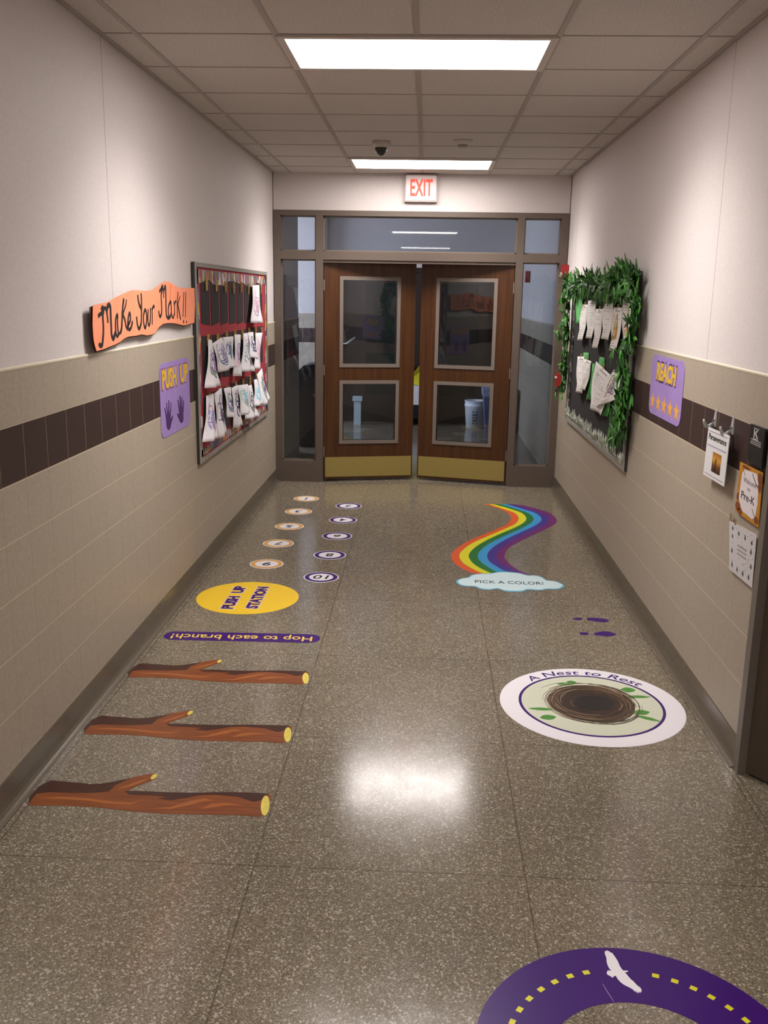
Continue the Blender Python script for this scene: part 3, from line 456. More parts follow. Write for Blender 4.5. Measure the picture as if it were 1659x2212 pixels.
# ---------------- exit sign, detectors, alarms ----------------
ex = MB().box(-.158, .142, D - .05, D, 2.655, 2.898).obj('exit_sign', mat('exit_housing', 'a39893', .5)); tag(ex, 'white illuminated EXIT sign with red letters above the double doors', 'exit sign')
MB().box(-.146, .130, D - .053, D - .05, 2.668, 2.886).obj('sign_face', mat('exit_face', 'd8cbcb', .5, emis='ffe8e4', es=.12), ex)
text('lettering', 'EXIT', FE, -.106, .098, 2.705, 2.853, .053, .055, mat('exit_red', 'e0503c', .5, emis='ff5a3c', es=.3), ex, bold=.02)
b = MB().lathe((-.29, 2.86, H - .045), [(.05, 0), (.062, .01), (.066, .045)], 32)
dm = b.obj('dome_camera', M['lampf'], None, True); tag(dm, 'small ceiling dome camera with dark bubble left of the other detector', 'camera')
pr = [(.001, -.055)] + [(.046 * math.sin(t), -.055 * math.cos(t)) for t in (.3, .6, .9, 1.2, 1.45, PI / 2)]
MB().lathe((-.29, 2.86, H - .045), pr, 32).obj('dome', M['dome'], dm, True)
b = MB().lathe((.30, 2.78, H - .032), [(.045, 0), (.062, .012), (.072, .032)], 32)
sm = b.obj('smoke_detector', M['lampf'], None, True); tag(sm, 'round white smoke detector on ceiling right of the dome camera', 'smoke detector')
MB().lathe((.30, 2.78, H - .05), [(.022, 0), (.034, .005), (.036, .018)], 24).obj('sensor_cap', M['alu'], sm, True)
st = MB().box(XR - .055, XR, 4.56, 4.66, 2.0, 2.115).obj('fire_strobe', M['red']); tag(st, 'red fire alarm strobe high on right wall beside door screen', 'fire alarm')
MB().box(XR - .066, XR - .055, 4.58, 4.64, 2.01, 2.045).obj('strobe_lens', M['white'], st)
ps = MB().box(XR - .045, XR, 4.56, 4.66, 1.005, 1.12).obj('pull_station', M['red']); tag(ps, 'red fire alarm pull station low on right wall beside door screen', 'fire alarm')
MB().box(XR - .058, XR - .045, 4.58, 4.64, 1.075, 1.092).obj('pull_handle', M['white'], ps)
s2 = MB().box(XR - .05, XR, 7.86, 7.98, 2.0, 2.14).obj('fire_strobe', M['red']); tag(s2, 'red fire alarm strobe seen through the right sidelight glass', 'fire alarm')

# ---------------- things beyond the doors ----------------
tb = MB(); tb.lathe((.80, 8.90, 0), [(.128, 0), (.150, .30), (.157, .305), (.157, .325), (.150, .33), (.152, .372), (.158, .375), (.158, .385), (.148, .385), (.125, .02)], 40)
bk = tb.obj('bucket', mat('bucket_white', 'e8eef4', .5), None, True); tag(bk, 'white plastic bucket on the floor behind the right door glass', 'bucket')
def cyl(a, z, d): t_ = (a) ; return Vector((.80 + (.143 + d) * math.sin(t_), 8.90 - (.143 + d) * math.cos(t_), z))
b = MB()
for i in range(5): 
    for j in range(3):
        if (i + j) % 2 == 0 or i in (1, 3):
            a0 = -.32 + j * .17; z0 = .06 + i * .04
            V = [cyl(a, z, d) for a in (a0, a0 + .13) for d in (0, .004) for z in (z0, z0 + .026)]
            b.add(V, [(0, 1, 3, 2), (4, 6, 7, 5), (0, 4, 5, 1), (2, 3, 7, 6), (0, 2, 6, 4), (1, 5, 7, 3)])
b.obj('printed_label', mat('bucket_print', '4c525c', .6), bk)
b = MB(); V = []; 
def tapbox(b, cx, cy, w0, d0, w1, d1, z0, z1, m=0):
    V = [(cx - w0, cy - d0, z0), (cx + w0, cy - d0, z0), (cx + w0, cy + d0, z0), (cx - w0, cy + d0, z0), (cx - w1, cy - d1, z1), (cx + w1, cy - d1, z1), (cx + w1, cy + d1, z1), (cx - w1, cy + d1, z1)]
    b.add(V, [(0, 1, 2, 3), (4, 5, 6, 7), (0, 1, 5, 4), (1, 2, 6, 5), (2, 3, 7, 6), (3, 0, 4, 7)], m)
tapbox(b, 1.07, 8.50, .15, .15, .2, .2, 0, .56); rb_ = b.obj('trash_bin', mat('bin_blue', '4a5a86', .5)); tag(rb_, 'blue bin with pale liner beside white bucket beyond the right door', 'bin')
b = MB(); tapbox(b, 1.07, 8.50, .203, .203, .21, .21, .50, .60); b.obj('bin_liner', mat('liner', '8f9cc4', .5, noise=.2, nscale=15), rb_)
b = MB(); b.box(-.93, -.83, 8.9, 9.0, 0, .36); b.box(-.95, -.81, 8.88, 9.02, .34, .40); o = b.obj('plastic_stand', mat('stand_white', 'aebabd', .5)); tag(o, 'narrow pale plastic stand behind the left door glass', 'stand')
ct = MB(); ct.box(-.26, .22, 8.95, 9.21, .10, .29); ct.box(-.26, -.235, 8.95, 9.21, .29, .86); ct.box(.195, .22, 8.95, 9.21, .29, .86); ct.box(-.26, .22, 9.19, 9.21, .29, .5)
co = ct.obj('cleaning_cart', M['dark']); tag(co, 'dark cleaning cart glimpsed through the gap between the doors', 'cart')
for x in (-.22, .18):
    for y in (8.99, 9.17): MB().tube([(x - .012, y, .05), (x + .012, y, .05)], .05, 16).obj('wheel', M['dome'], co)
MB().box(-.22, .18, 8.97, 9.18, .295, .57).obj('white_box', M['white'], co)
b = MB(); b.add([(-.21, 8.98, .575), (.14, 8.98, .575), (.14, 9.17, .575), (-.21, 9.17, .575), (-.02, 9.05, .84), (.04, 9.09, .80)], [(0, 1, 2, 3), (0, 1, 5, 4), (1, 2, 5), (2, 3, 4, 5), (3, 0, 4)])
b.obj('yellow_bag', mat('bag_yellow', 'd6d22a', .5, noise=.15, nscale=20), co)
# black upright machine
b = MB(); N = 14; prof = [(0, .02)] + [(.30 + .0, .02), (.31, .70)] + [(.31 - .22 * (1 - math.cos(t)), .70 + .24 * math.sin(t)) for t in (.4, .8, 1.2, PI / 2)] + [(0, .94)]
V = []; n = len(prof)
for y in (6.80, 7.35): V += [(-1.07 + .0 + a * 1.0 - .15, y, z) for a, z in [(-.25, .02), (.28, .02), (.28, .74), (.24, .90), (.16, .98), (-.04, 1.0), (-.16, .98), (-.23, .91), (-.25, .76)]]
n = len(V) // 2; b.add(V, [tuple(range(n)), tuple(range(n, 2 * n))] + [(i, (i + 1) % n, n + (i + 1) % n, n + i) for i in range(n)])
fm = b.obj('floor_scrubber', M['dark']); tag(fm, 'tall black floor machine standing behind the left sidelight glass', 'machine')
b = MB(); b.tube([(-1.22, 6.79, .80), (-1.22, 6.785, .80)], .012, 12); b.obj('indicator_light', mat('led', 'ffffff', .4, emis='c8d0ff', es=2.5), fm)
MB().box(-1.26, -1.17, 6.79, 6.80, .62, .645).obj('name_strip', M['alu'], fm)
b = MB(); b.tube([(-.98, 7.3, .9), (-.98, 7.3, 1.22), (-.90, 7.3, 1.225), (-.80, 7.3, 1.30)], .013, 10); b.obj('handle', M['white'], fm, True)
# ---------------- left wall: banner, poster, art board ----------------
bn = plate('banner', lambda a, b_, d: Vector((XL + d, a, b_)), BANNER, .0295, .0305, M['orange']); tag(bn, 'wavy orange paper banner with handwritten black words Make Your Mark!!', 'banner')
plate('backing_paper', FL, BANBACK, .020, .0215, M['dbrown'], bn)  # dark brown copy of the banner outline, slightly offset behind it
for y in (-.25, .4, 1.0, 1.38): MB().box(XL - .001, XL + .0205, y, y + .02, 1.66, 1.72).obj('mounting_tape', M['dbrown'], bn)
b = MB()
for k, (pts, wd) in enumerate(STROKES): ribbon(b, FL, pts, wd * 2.6, .0305 + k * .00003, .0312 + k * .00003)
b.obj('lettering', M['ink'], bn)
b = MB(); ribbon(b, FL, REDLINE, .006, .0305, .0311); b.obj('red_pen_line', M['redink'], bn)
# push up poster
pu = plate('push_up_poster', FL, rrect(.715, 1.365, 1.015, 1.43, .06), .001, .003, M['lav']); tag(pu, 'lavender PUSH UP poster with two dark handprints on the left wall', 'poster')
text('lettering_shadow', 'PUSH', FL, .748, 1.070, 1.274, 1.404, .003, .0036, M['plum'], pu, bold=.05); text('lettering', 'PUSH', FL, .760, 1.062, 1.284, 1.396, .0036, .0044, M['yel'], pu, bold=.035)
text('lettering_shadow', 'UP', FL, 1.135, 1.338, 1.276, 1.402, .003, .0036, M['plum'], pu, bold=.05); text('lettering', 'UP', FL, 1.147, 1.330, 1.286, 1.394, .0036, .0044, M['yel'], pu, bold=.035)
for h in HANDS: plate('handprint', FL, h, .003, .0042, M['purp'], pu)

def board(name, side, y0, y1, z0, z1, backm, label):
    fr = FL if side == 'L' else FR
    t = empty(name, fr((y0 + y1) / 2, z0, 0)); tag(t, label, 'bulletin board')
    plate('backing', fr, [(y0 + .02, z0 + .02), (y1 - .02, z0 + .02), (y1 - .02, z1 - .02), (y0 + .02, z1 - .02)], .0, .014, backm, t)
    b = MB()
    for q in ((y0, y1, z0, z0 + .028), (y0, y1, z1 - .028, z1), (y0, y0 + .028, z0 + .028, z1 - .028), (y1 - .028, y1, z0 + .028, z1 - .028)):
        V, F = prism(fr, [(q[0], q[2]), (q[1], q[2]), (q[1], q[3]), (q[0], q[3])], 0, .024); b.add(V, F)
    b.obj('frame', M['alu'], t)
    for q in ((y0 - .004, y0, z0, z1), (y1, y1 + .004, z0, z1)):
        plate('frame_edge', fr, [(q[0], q[2]), (q[1], q[2]), (q[1], q[3]), (q[0], q[3])], 0, .018, M['dalu'], t)
    return t, fr
lb, _ = board('bulletin_board', 'L', 1.515, 4.15, .735, 1.998, M['redp'], 'framed board with red and black paper and clothespins on the left wall')
random.seed(4)
def strip(fr, a0, b0, a1, b1, wd, d, amp, side, n):      # uneven border strip, wavy inner edge
    L = math.hypot(a1 - a0, b1 - b0); tx, ty = (a1 - a0) / L, (b1 - b0) / L; px, py = -ty * side, tx * side; P = [(a0, b0), (a1, b1)]
    for k in range(n, -1, -1):
        s_ = L * k / n; h = wd * (1 + random.uniform(-amp, amp)); P.append((a0 + tx * s_ + px * h, b0 + ty * s_ + py * h))
    return P
b = MB()
for q in ((1.56, 1.955, 4.11, 1.955, .075, -1), (1.56, .775, 4.11, .775, .05, 1), (1.555, .775, 1.555, 1.955, .05, -1), (4.105, .775, 4.105, 1.955, .05, 1)):
    V, F = prism(FL, strip(FL, *q[:4], q[4], 0, .3, q[5], 22), .014, .019); b.add(V, F)
b.obj('painted_border', M['trim'], lb)
rows = [(1.905, 1.612, 8), (1.535, 1.225, 8), (1.155, .85, 8)]
for r_, (zt, zb_, nn) in enumerate(rows):
    for k in range(nn):
        a0 = 1.665 + .288 * k + random.uniform(-.006, .006); a1 = a0 + .242; s = random.uniform(-.01, .01); dz = -.010 * k * (.6 if r_ == 0 else 0)
        plate('black_panel', FL, [(a0, zb_ + dz + s), (a1, zb_ + dz - s), (a1 + s * .6, zt + s), (a0 + s * .6, zt - s)], .014, .017 + .0003 * (k % 2), M['black'], lb)
def peg(fr, a, z, par, tilt=0):
    b = MB(); 
    for s in (-1, 1): b.tube([fr(a + s * .022 + tilt, z + .03, .026), fr(a + s * .008, z, .026), fr(a + s * .010 - tilt, z - .045, .026)], [.0045, .006, .005], 6)
    b.tube([fr(a - .012, z + .002, .026), fr(a + .012, z + .002, .026)], .009, 8)
    return b.obj('clothespin', M['peg'], par)
for r_, z in enumerate((1.865, 1.515, 1.135)):
    for k in range(8): peg(FL, 1.795 + .288 * k, z - .002 * k + random.uniform(-.008, .008), lb, random.uniform(-.008, .008))

def sheet(name, C4, mt, bulge, side, label, group, pinch=0, nu=8, nv=12, cat='drawing'):
    TL, TR, BR, BL = [Vector(c) for c in C4]; s = 1 if side == 'L' else -1
    def S(a, v, lift=0):
        p = TL.lerp(TR, a).lerp(BL.lerp(BR, a), v)
        p = p + Vector((s * (bulge * math.sin(PI * a) * (v ** .7) + .012 * math.sin(5 * v + 9 * a) * v), 0, 0)) + Vector((s * lift, 0, 0))
        return p
    V = [S(i / nu, j / nv) for j in range(nv + 1) for i in range(nu + 1)]; n0 = len(V)
    V += [v + Vector((s * .0006, 0, 0)) for v in V]; w_ = nu + 1; F = []
    for j in range(nv):
        for i in range(nu):
            a = j * w_ + i; F += [(a, a + 1, a + w_ + 1, a + w_), (n0 + a, n0 + a + w_, n0 + a + w_ + 1, n0 + a + 1)]
    ed = [i for i in range(w_)] + [j * w_ + nu for j in range(1, nv + 1)] + [nv * w_ + i for i in range(nu - 1, -1, -1)] + [j * w_ for j in range(nv - 1, 0, -1)]
    for i in range(len(ed)): a, c = ed[i], ed[(i + 1) % len(ed)]; F.append((a, c, n0 + c, n0 + a))
    o = mesh_obj(name, V, F, mt, None, None, True); tag(o, label, cat, group); return o, S
crayon = {}
def cray(c):
    if c not in crayon: crayon[c] = mat('crayon_' + c, c, .8)
    return crayon[c]
def scribble(o, S, cols, seed, kind='loop'):
    rnd = random.Random(seed); b = MB(); mats = [cray(c) for c in cols]
    def rib(P, wd, mi):
        V = []; n = len(P)
        for i, (a, v) in enumerate(P):
            a2, v2 = P[min(i + 1, n - 1)]; a1, v1 = P[max(i - 1, 0)]; dx, dy = a2 - a1, v2 - v1; L = math.hypot(dx, dy) or 1; nx, ny = -dy / L * wd, dx / L * wd
            for q in (1, -1): V.append(S(min(max(a + nx * q, .01), .99), min(max(v + ny * q * .8, .01), .99), .0012 + .0002 * mi))
        b.add(V, [(2 * i, 2 * i + 1, 2 * i + 3, 2 * i + 2) for i in range(n - 1)], mi)
    for c in range(len(cols)):
        for q in range(2):
            ca, cv = rnd.uniform(.32, .68), rnd.uniform(.35, .65); ra, rv = rnd.uniform(.1, .27), rnd.uniform(.12, .3); ph = rnd.uniform(0, 6)
            rib([(ca + ra * math.cos(t) * (1 - .03 * k_), cv + rv * math.sin(t) + .02 * math.sin(3 * t)) for k_, t in [(k_, ph + k_ * .35) for k_ in range(rnd.randint(14, 26))]], .02, c)
        x = rnd.uniform(.2, .8); rib([(x + .06 * math.sin(k_ * 1.3 + c), .15 + .06 * k_) for k_ in range(11)], .017, c)
    return b.obj('crayon_marks', mats, o)
DR = [('a8', ['b59ab0', 'd8a0b8'], 'white drawing alone in the top row beside empty black panels', .02),
('s1', ['4a4f88', '6f8a70', 'a06aa0'], 'long white drawing with dark oval, first in the middle row', .05),
('s2', ['6a7aa8', '5a5a8a', 'b0a0c0'], 'drawing with blue grey squiggles, second in the middle row', .03),
('s3', ['4f9a98', '4a5a90'], 'teal scribbled drawing, third in the middle row', .02),
('s4', ['c98aa6', '8a8ab8'], 'narrow pinkish drawing, fourth in the middle row', .02),
('s5', ['3f9a8c', 'd09ac4'], 'drawing with teal stripes and pink corner in the middle row', .03),
('s6', ['3a3f78', '22284a'], 'curled drawing with a dark blue patch in the middle row', .05),
('s7', ['d38aa0', 'c2a8c0'], 'pink shaded drawing, last in the middle row', .02),
('t1', ['c85a80', '8a80c8', '7a9ac0'], 'pink and blue drawing nearest the view in the bottom row', .05),
('t2', ['7a5a90', '4a4258'], 'drawing with a tall purple arch, second in the bottom row', .04),
('t3', ['3f8f88', '2f5f80', '7a5a80'], 'dark teal drawing curling outward, third in the bottom row', .04),
('t4', ['5f4a80', '3a3450'], 'long drawing with a dark purple loop, fourth in the bottom row', .03),
('t5', ['c04a60', '5ac0a8', '7ac0d0'], 'red and mint drawing, fifth in the bottom row', .05),
('t6', ['4a4a4a', '6a6a70'], 'mostly blank twisted drawing with thin dark line, bottom row', .03),
('t7', ['6aaccc', '7fd0dc'], 'pale blue drawing, second from the right in the bottom row', .03),
('t8', ['2f3040', '6a4a8a', '7a9080'], 'dark purple drawing sticking out farthest at the bottom right', .04)]
for i, (k, cols, lab, bl) in enumerate(DR):
    o, S = sheet('childs_drawing', LSHEETS[k], M['paper'], bl * .5, 'L', lab, 'drawings clipped on the left board'); scribble(o, S, cols, 11 + i)

# ---------------- right wall: leafy board ----------------
rbd, _ = board('bulletin_board', 'R', 1.505, 4.06, .755, 1.985, M['black'], 'black framed board edged with green leaves on the right wall')
random.seed(9)
b = MB()
for k in range(150):                                      # crumpled strips standing along the lower edge
    a = 1.56 + 2.44 * k / 150 + random.uniform(-.01, .01); h = random.uniform(.06, .125); w_ = random.uniform(.010, .022); dd_ = .018 + random.uniform(0, .02)
    b.add([FR(a - w_, .785, .016), FR(a + w_, .785, .016 + random.uniform(0, .006)), FR(a + w_ * .6 + random.uniform(-.02, .02), .785 + h * .6, dd_ + .01), FR(a + random.uniform(-.025, .025), .785 + h, dd_), FR(a - w_ * .8, .785 + h * .5, dd_)], [(0, 1, 2, 3, 4)])
b.obj('crumpled_border', M['silver'], rbd)
for q in ((1.535, .79, 1.535, 1.95, .04, -1), (4.03, .79, 4.03, 1.95, .085, 1)):
    plate('side_border', FR, strip(FR, *q[:4], q[4], 0, .35, q[5], 40), .014, .022, M['silver'], rbd)
GL = {'g1': 'long green paper strip at the far edge of the right board', 'g2': 'small green paper tab above the second sheet on right board', 'g3': 'green paper tab above the fourth sheet on right board', 'g4': 'green paper tab above the sheet nearest the leaves', 'g5': 'green paper tab in the second row, nearest the doors', 'g6': 'green paper tab in the middle of the second row', 'g7': 'tall folded green paper hanging between lower white sheets', 'g8': 'green paper tab at the near end of the second row', 'g9': 'dark green paper behind the tilted lower sheets', 'g10': 'green paper scrap below the near end of second row'}
for k, c in GSHEETS.items(): sheet('green_paper', c, M['green'], .008, 'R', GL[k], 'green papers on the right board', nu=3, nv=5, cat='paper')
PL = {'p1': 'white worksheet nearest the doors in the upper row', 'p2': 'second white worksheet from the doors in the upper row', 'p3': 'third white worksheet, hanging lower than its neighbours', 'p4': 'wide white worksheet in the middle of the upper row', 'p5': 'worksheet with orange and green marks, second from the leaves', 'p6': 'wide worksheet with orange picture half under the leaves', 'q1': 'straight white worksheet nearest the doors in the second row', 'q2': 'slanting worksheet behind the first one in second row', 'q3': 'tilted worksheet in the middle of the second row', 'q4': 'folded tilted worksheet with coloured marks at the near end'}
PC = {'p1': ['8a8fa8'], 'p2': ['a8a8b0'], 'p3': ['9a9aa4'], 'p4': ['8c8ca0'], 'p5': ['e08a40', '6a8a4a', 'd8a860'], 'p6': ['e8803c'], 'q1': ['a0a0a8'], 'q2': ['a8a8ac'], 'q3': ['9a9aa4'], 'q4': ['7a6aa0', 'c08a9a', '7a9a6a']}
textm = cray('a5a2a8')
for i, (k, c) in enumerate(RSHEETS.items()):
    o, S = sheet('worksheet', c, M['paper2'], .010, 'R', PL[k], 'worksheets clipped on the right board', cat='worksheet'); rnd = random.Random(50 + i); b = MB()
    for j in range(13):
        v = .14 + j * .062; x0 = .1; x1 = rnd.uniform(.5, .92)
        if rnd.random() < .25: continue
        N = 8; V = []
        for q in range(N + 1):
            a = x0 + (x1 - x0) * q / N; V += [S(a, v, .0012), S(a, v + (.008 + .006 * (q % 2)), .0012)]
        b.add(V, [(2 * q, 2 * q + 1, 2 * q + 3, 2 * q + 2) for q in range(N)])
    V = [S(a, v, .0013) for a in (.35, .6, .85) for v in (.06, .10)]; b.add(V, [(0, 1, 3, 2), (2, 3, 5, 4)])
    b.obj('written_lines', textm, o)
    if len(PC[k]) > 1 or k == 'p6': scribble(o, S, PC[k], 80 + i)
    tm = (Vector(c[0]) + Vector(c[1])) / 2
    peg(FR, tm.y, tm.z - .01, rbd)
# leaf garlands
def leaf_pts(base, d, nrm, L, W):
    d = d.normalized(); sd = d.cross(nrm).normalized(); up = sd.cross(d).normalized(); V = []
    prof = [(0, .08), (.18, .65), (.42, 1), (.7, .62), (1, .03)]
    for t, w_ in prof:
        c = base + d * L * t + up * (-.18 * L * t * t); V += [c - sd * W * w_ - up * .006 * w_, c + up * .004, c + sd * W * w_ - up * .006 * w_]
    F = []
    for i in range(4): a = i * 3; F += [(a, a + 1, a + 4, a + 3), (a + 1, a + 2, a + 5, a + 4)]
    return V, F
leafm = [mat('leaf_dark', '1f4819', .5, noise=.25, nscale=25), mat('leaf_mid', '306822', .5, noise=.25, nscale=25), mat('leaf_light', '559236', .5, noise=.2, nscale=25)]
stemm = mat('vine_stem', '23441c', .7)
def garland(path, n, spread, label, outw, seed, Lr=(.075, .12)):
    rnd = random.Random(seed); P = smooth_line(path, 6); b = MB()
    for k in range(n):
        s = rnd.random() * (len(P) - 1.001); i = int(s); c = P[i].lerp(P[i + 1], s - i)
        node = c + Vector((-abs(rnd.gauss(0, .6)) * outw, rnd.gauss(0, spread), rnd.gauss(0, spread * .8)))
        if node.x > XR - .024: node.x = XR - .03
        droop = rnd.gauss(-.5, .5)
        for q in range(rnd.choice((3, 4, 5))):
            ang = rnd.uniform(0, 2 * PI); d = Vector((-rnd.uniform(.0, .55), math.cos(ang), math.sin(ang) + droop)); nr = Vector((-1, rnd.uniform(-.5, .5), rnd.uniform(-.3, .6)))
            V, F = leaf_pts(node, d, nr, rnd.uniform(*Lr), rnd.uniform(.011, .017)); 
            V = [Vector((min(v.x, XR - .026), v.y, v.z)) for v in V]; b.add(V, F, rnd.choice((0, 0, 1, 1, 2)))
    t = b.obj('leafy_garland', leafm, None, True); tag(t, label, 'garland')
    s = MB(); s.tube([tuple(p) for p in P], .004, 6); s.obj('vine', stemm, t, True)
X0 = XR - .05
garland([Vector((X0, 4.05, 1.93)), Vector((X0, 3.5, 1.925)), Vector((X0, 2.9, 1.93)), Vector((X0, 2.4, 1.91)), Vector((X0, 1.9, 1.93)), Vector((X0, 1.42, 1.93))], 235, .036, 'thick green leaf garland along the top edge of the right board', .05, 1)
garland([Vector((X0, 1.36, 1.88)), Vector((X0, 1.30, 1.78)), Vector((X0, 1.32, 1.62)), Vector((X0, 1.50, 1.47)), Vector((X0, 1.36, 1.30)), Vector((X0, 1.42, 1.14)), Vector((X0, 1.50, 1.02)), Vector((X0, 1.70, .94))], 95, .028, 'green leaf garland hanging down the near side of the right board', .05, 2)
garland([Vector((X0, 3.98, 1.93)), Vector((X0, 4.02, 1.75)), Vector((X0, 3.97, 1.55)), Vector((X0, 4.02, 1.35)), Vector((X0, 3.98, 1.16)), Vector((X0, 4.02, 1.02))], 60, .03, 'thin green leaf garland down the far side of right board', .05, 3)

# reach poster
rp = plate('reach_poster', FR, rrect(.375, 1.058, 1.190, 1.518, .06), .001, .003, M['lav']); tag(rp, 'lavender REACH poster with five yellow stars on the right wall', 'poster')
def FRm(a, b_, d): return FR(a, b_, d)
def FRr(a, b_, d): return FR(-a, b_, d)          # reading direction on the right wall runs towards the view
text('lettering_shadow', 'REACH', FRr, -.935, -.512, 1.374, 1.492, .003, .0036, M['purp'], rp, bold=.05); text('lettering', 'REACH', FRr, -.928, -.52, 1.384, 1.482, .0036, .0044, M['yel'], rp, bold=.04)
for k in range(5):
    cy, cz = .975 - k * .129, 1.262 - .001 * k; P = []
    for j in range(10): t = PI / 2 + j * PI / 5; q = .048 if j % 2 == 0 else .021; P.append((cy + q * 1.15 * math.cos(t), cz + q * math.sin(t)))
    plate('star', FR, P, .003, .004, M['star'], rp)

# small signs by the near doorway
def quad_sign(name, C4, th, mt, label, cat):
    TL, TR, BR, BL = [Vector(c) for c in C4]; t = Vector((th, 0, 0))
    V = [TL, TR, BR, BL, TL + t, TR + t, BR + t, BL + t]
    o = mesh_obj(name, V, [(0, 1, 2, 3), (4, 5, 6, 7), (0, 1, 5, 4), (1, 2, 6, 5), (2, 3, 7, 6), (3, 0, 4, 7)], mt); tag(o, label, cat)
    def S(a, b_, d=0): return TL.lerp(TR, a).lerp(BL.lerp(BR, a), 1 - b_) + Vector((-d, 0, 0))
    return o, S
o, S = quad_sign('hanging_sign', PERS, .003, M['white'], 'white Perseverance sign with sunset picture hanging from two silver hooks', 'sign')
text('title', 'Perseverance', S, .08, .90, .775, .895, .0, .0008, M['ink'], o, bold=.015)
b = MB()
for z, x0, x1 in ((.655, .05, .93),):
    P = [(x0 + (x1 - x0) * k / 40, z + .012 * math.sin(k * 2.4)) for k in range(41)]; ribbon(b, S, P, .012, 0, .0008, sub=1)
b.obj('script_line', cray('8a78a8'), o)
def grad(name, stops, axis=2, lo=0, hi=1):
    g = G(name); P, X = g.pos(); cr = g.n('ShaderNodeValToRGB'); e = cr.color_ramp.elements
    for i, (p_, c) in enumerate(stops):
        q = e[i] if i < 2 else e.new(p_); q.position = p_; q.color = hexc(c)
    g.l(g.rng(X[axis], lo, hi, 0, 1), cr.inputs[0]); g.l(cr.outputs[0], g.b.inputs['Base Color']); g.b.inputs['Roughness'].default_value = .5; return g.m
sun = grad('sunset_print', [(0, '2a1408'), (1, '7a4a1e'), (.25, '6a3c12'), (.5, 'd09a38'), (.7, 'a86a26')], 2, 1.10, 1.21)
ph = plate('sunset_photo', S, [(.36, .16), (.76, .16), (.76, .56), (.36, .56)], 0, .0008, sun, o)
plate('figure_print', S, [(.50, .2), (.56, .2), (.55, .34), (.565, .42), (.54, .46), (.515, .42), (.52, .34)], .0008, .0012, M['ink'], ph)
plates('border_line', S, [[(.06, .06), (.92, .06), (.92, .068), (.06, .068)], [(.06, .935), (.92, .935), (.92, .943), (.06, .943)]], 0, .0007, M['plum'], o)
for i, (y, lab) in enumerate(((-.185, 'silver adhesive hook holding the far corner of the Perseverance sign'), (-.425, 'silver adhesive hook holding the near corner of the Perseverance sign'))):
    b = MB(); z0, z1 = 1.275, 1.350
    V = [(XR, y - .016, z0), (XR, y + .016, z0), (XR, y + .007, z1), (XR, y - .007, z1), (XR - .008, y - .014, z0), (XR - .008, y + .014, z0), (XR - .004, y + .005, z1), (XR - .004, y - .005, z1)]
    b.add(V, [(0, 1, 2, 3), (4, 5, 6, 7), (0, 1, 5, 4), (1, 2, 6, 5), (2, 3, 7, 6), (3, 0, 4, 7)])
    hk = b.obj('adhesive_hook', M['steel']); tag(hk, lab, 'hook', 'adhesive wall hooks')
    c = MB(); c.tube([(XR - .006, y, 1.305), (XR - .012, y, 1.283), (XR - .026, y, 1.272), (XR - .042, y, 1.278), (XR - .050, y, 1.296), (XR - .052, y, 1.306)], [.011, .0115, .011, .009, .006, .004], 12)
    c.obj('hook_arm', M['steel'], hk, True)
o, S = quad_sign('room_sign', BLKS, .010, mat('sign_black', '1a1819', .4), 'black room sign with small white emblem beside the near doorway', 'sign')
b = MB()
for q in ([(.30, .68), (.36, .68), (.36, .90), (.30, .90)], [(.36, .80), (.50, .90), (.58, .90), (.40, .77)], [(.38, .79), (.52, .68), (.60, .68), (.44, .82)], [(.26, .64), (.62, .64), (.62, .66), (.26, .66)], [(.26, .92), (.62, .92), (.62, .935), (.26, .935)]):
    V, F = prism(S, q, 0, .001); b.add(V, F)
b.obj('white_emblem', cray('b8b4b4'), o)
b = MB(); P = [(.14 + .68 * k / 26, .565 + (.03 if k % 2 else -.03)) for k in range(27)]; ribbon(b, S, P, .018, 0, .001, sub=1)
V, F = prism(S, [(.12, .615), (.84, .615), (.84, .63), (.12, .63)], 0, .001); b.add(V, F); V, F = prism(S, [(.12, .505), (.84, .505), (.84, .518), (.12, .518)], 0, .001); b.add(V, F)
b.obj('white_caption', cray('a8a4a4'), o)
o, S = quad_sign('welcome_sign', WELC, .003, mat('gold_print', 'b8801f', .5, noise=.2, nscale=30), 'Welcome to Pre-K sign with golden brown leafy border by the doorway', 'sign')
plate('white_panel', S, [(.10, .30), (.14, .80), (.22, .90), (.75, .93), (.86, .86), (.88, .72), (.90, .40), (.84, .12), (.72, .07), (.30, .10), (.20, .18)], 0, .0006, mat('warm_white_print', 'dcd3d6', .6), o)
plates('brown_leaves', S, [circ(.08, .14, .10, .09, 14), circ(.20, .06, .10, .06, 14), circ(.92, .88, .10, .10, 14), circ(.93, .72, .07, .10, 14), circ(.90, .10, .09, .07, 14), circ(.30, .95, .20, .03, 14), circ(.05, .32, .05, .08, 14)], .0006, .001, mat('brown_print', '7a3f1c', .5, noise=.2, nscale=60), o)
b = MB(); ribbon(b, S, [(.60, .90), (.70, .80), (.82, .72), (.90, .70)], .02, .0006, .001); ribbon(b, S, [(.70, .26), (.78, .18), (.88, .12)], .016, .0006, .001); ribbon(b, S, [(.18, .9), (.24, .84), (.27, .78)], .014, .0006, .001); b.obj('twig_print', cray('3f2a20'), o)
text('lettering', 'Welcome', S, .24, .80, .66, .76, .0006, .0011, cray('6f6470'), o); text('lettering', 'to', S, .44, .56, .54, .60, .0006, .0011, cray('6f6470'), o); text('lettering', 'Pre-K', S, .20, .78, .33, .48, .0006, .0012, M['ink'], o, bold=.005)
o, S = quad_sign('plant_poster', PLNT, .001, mat('poster_paper', 'c4bfbf', .7, noise=.05, nscale=40), 'white poster of small green plants taped low beside the near doorway', 'poster')
rnd = random.Random(3); b = MB()
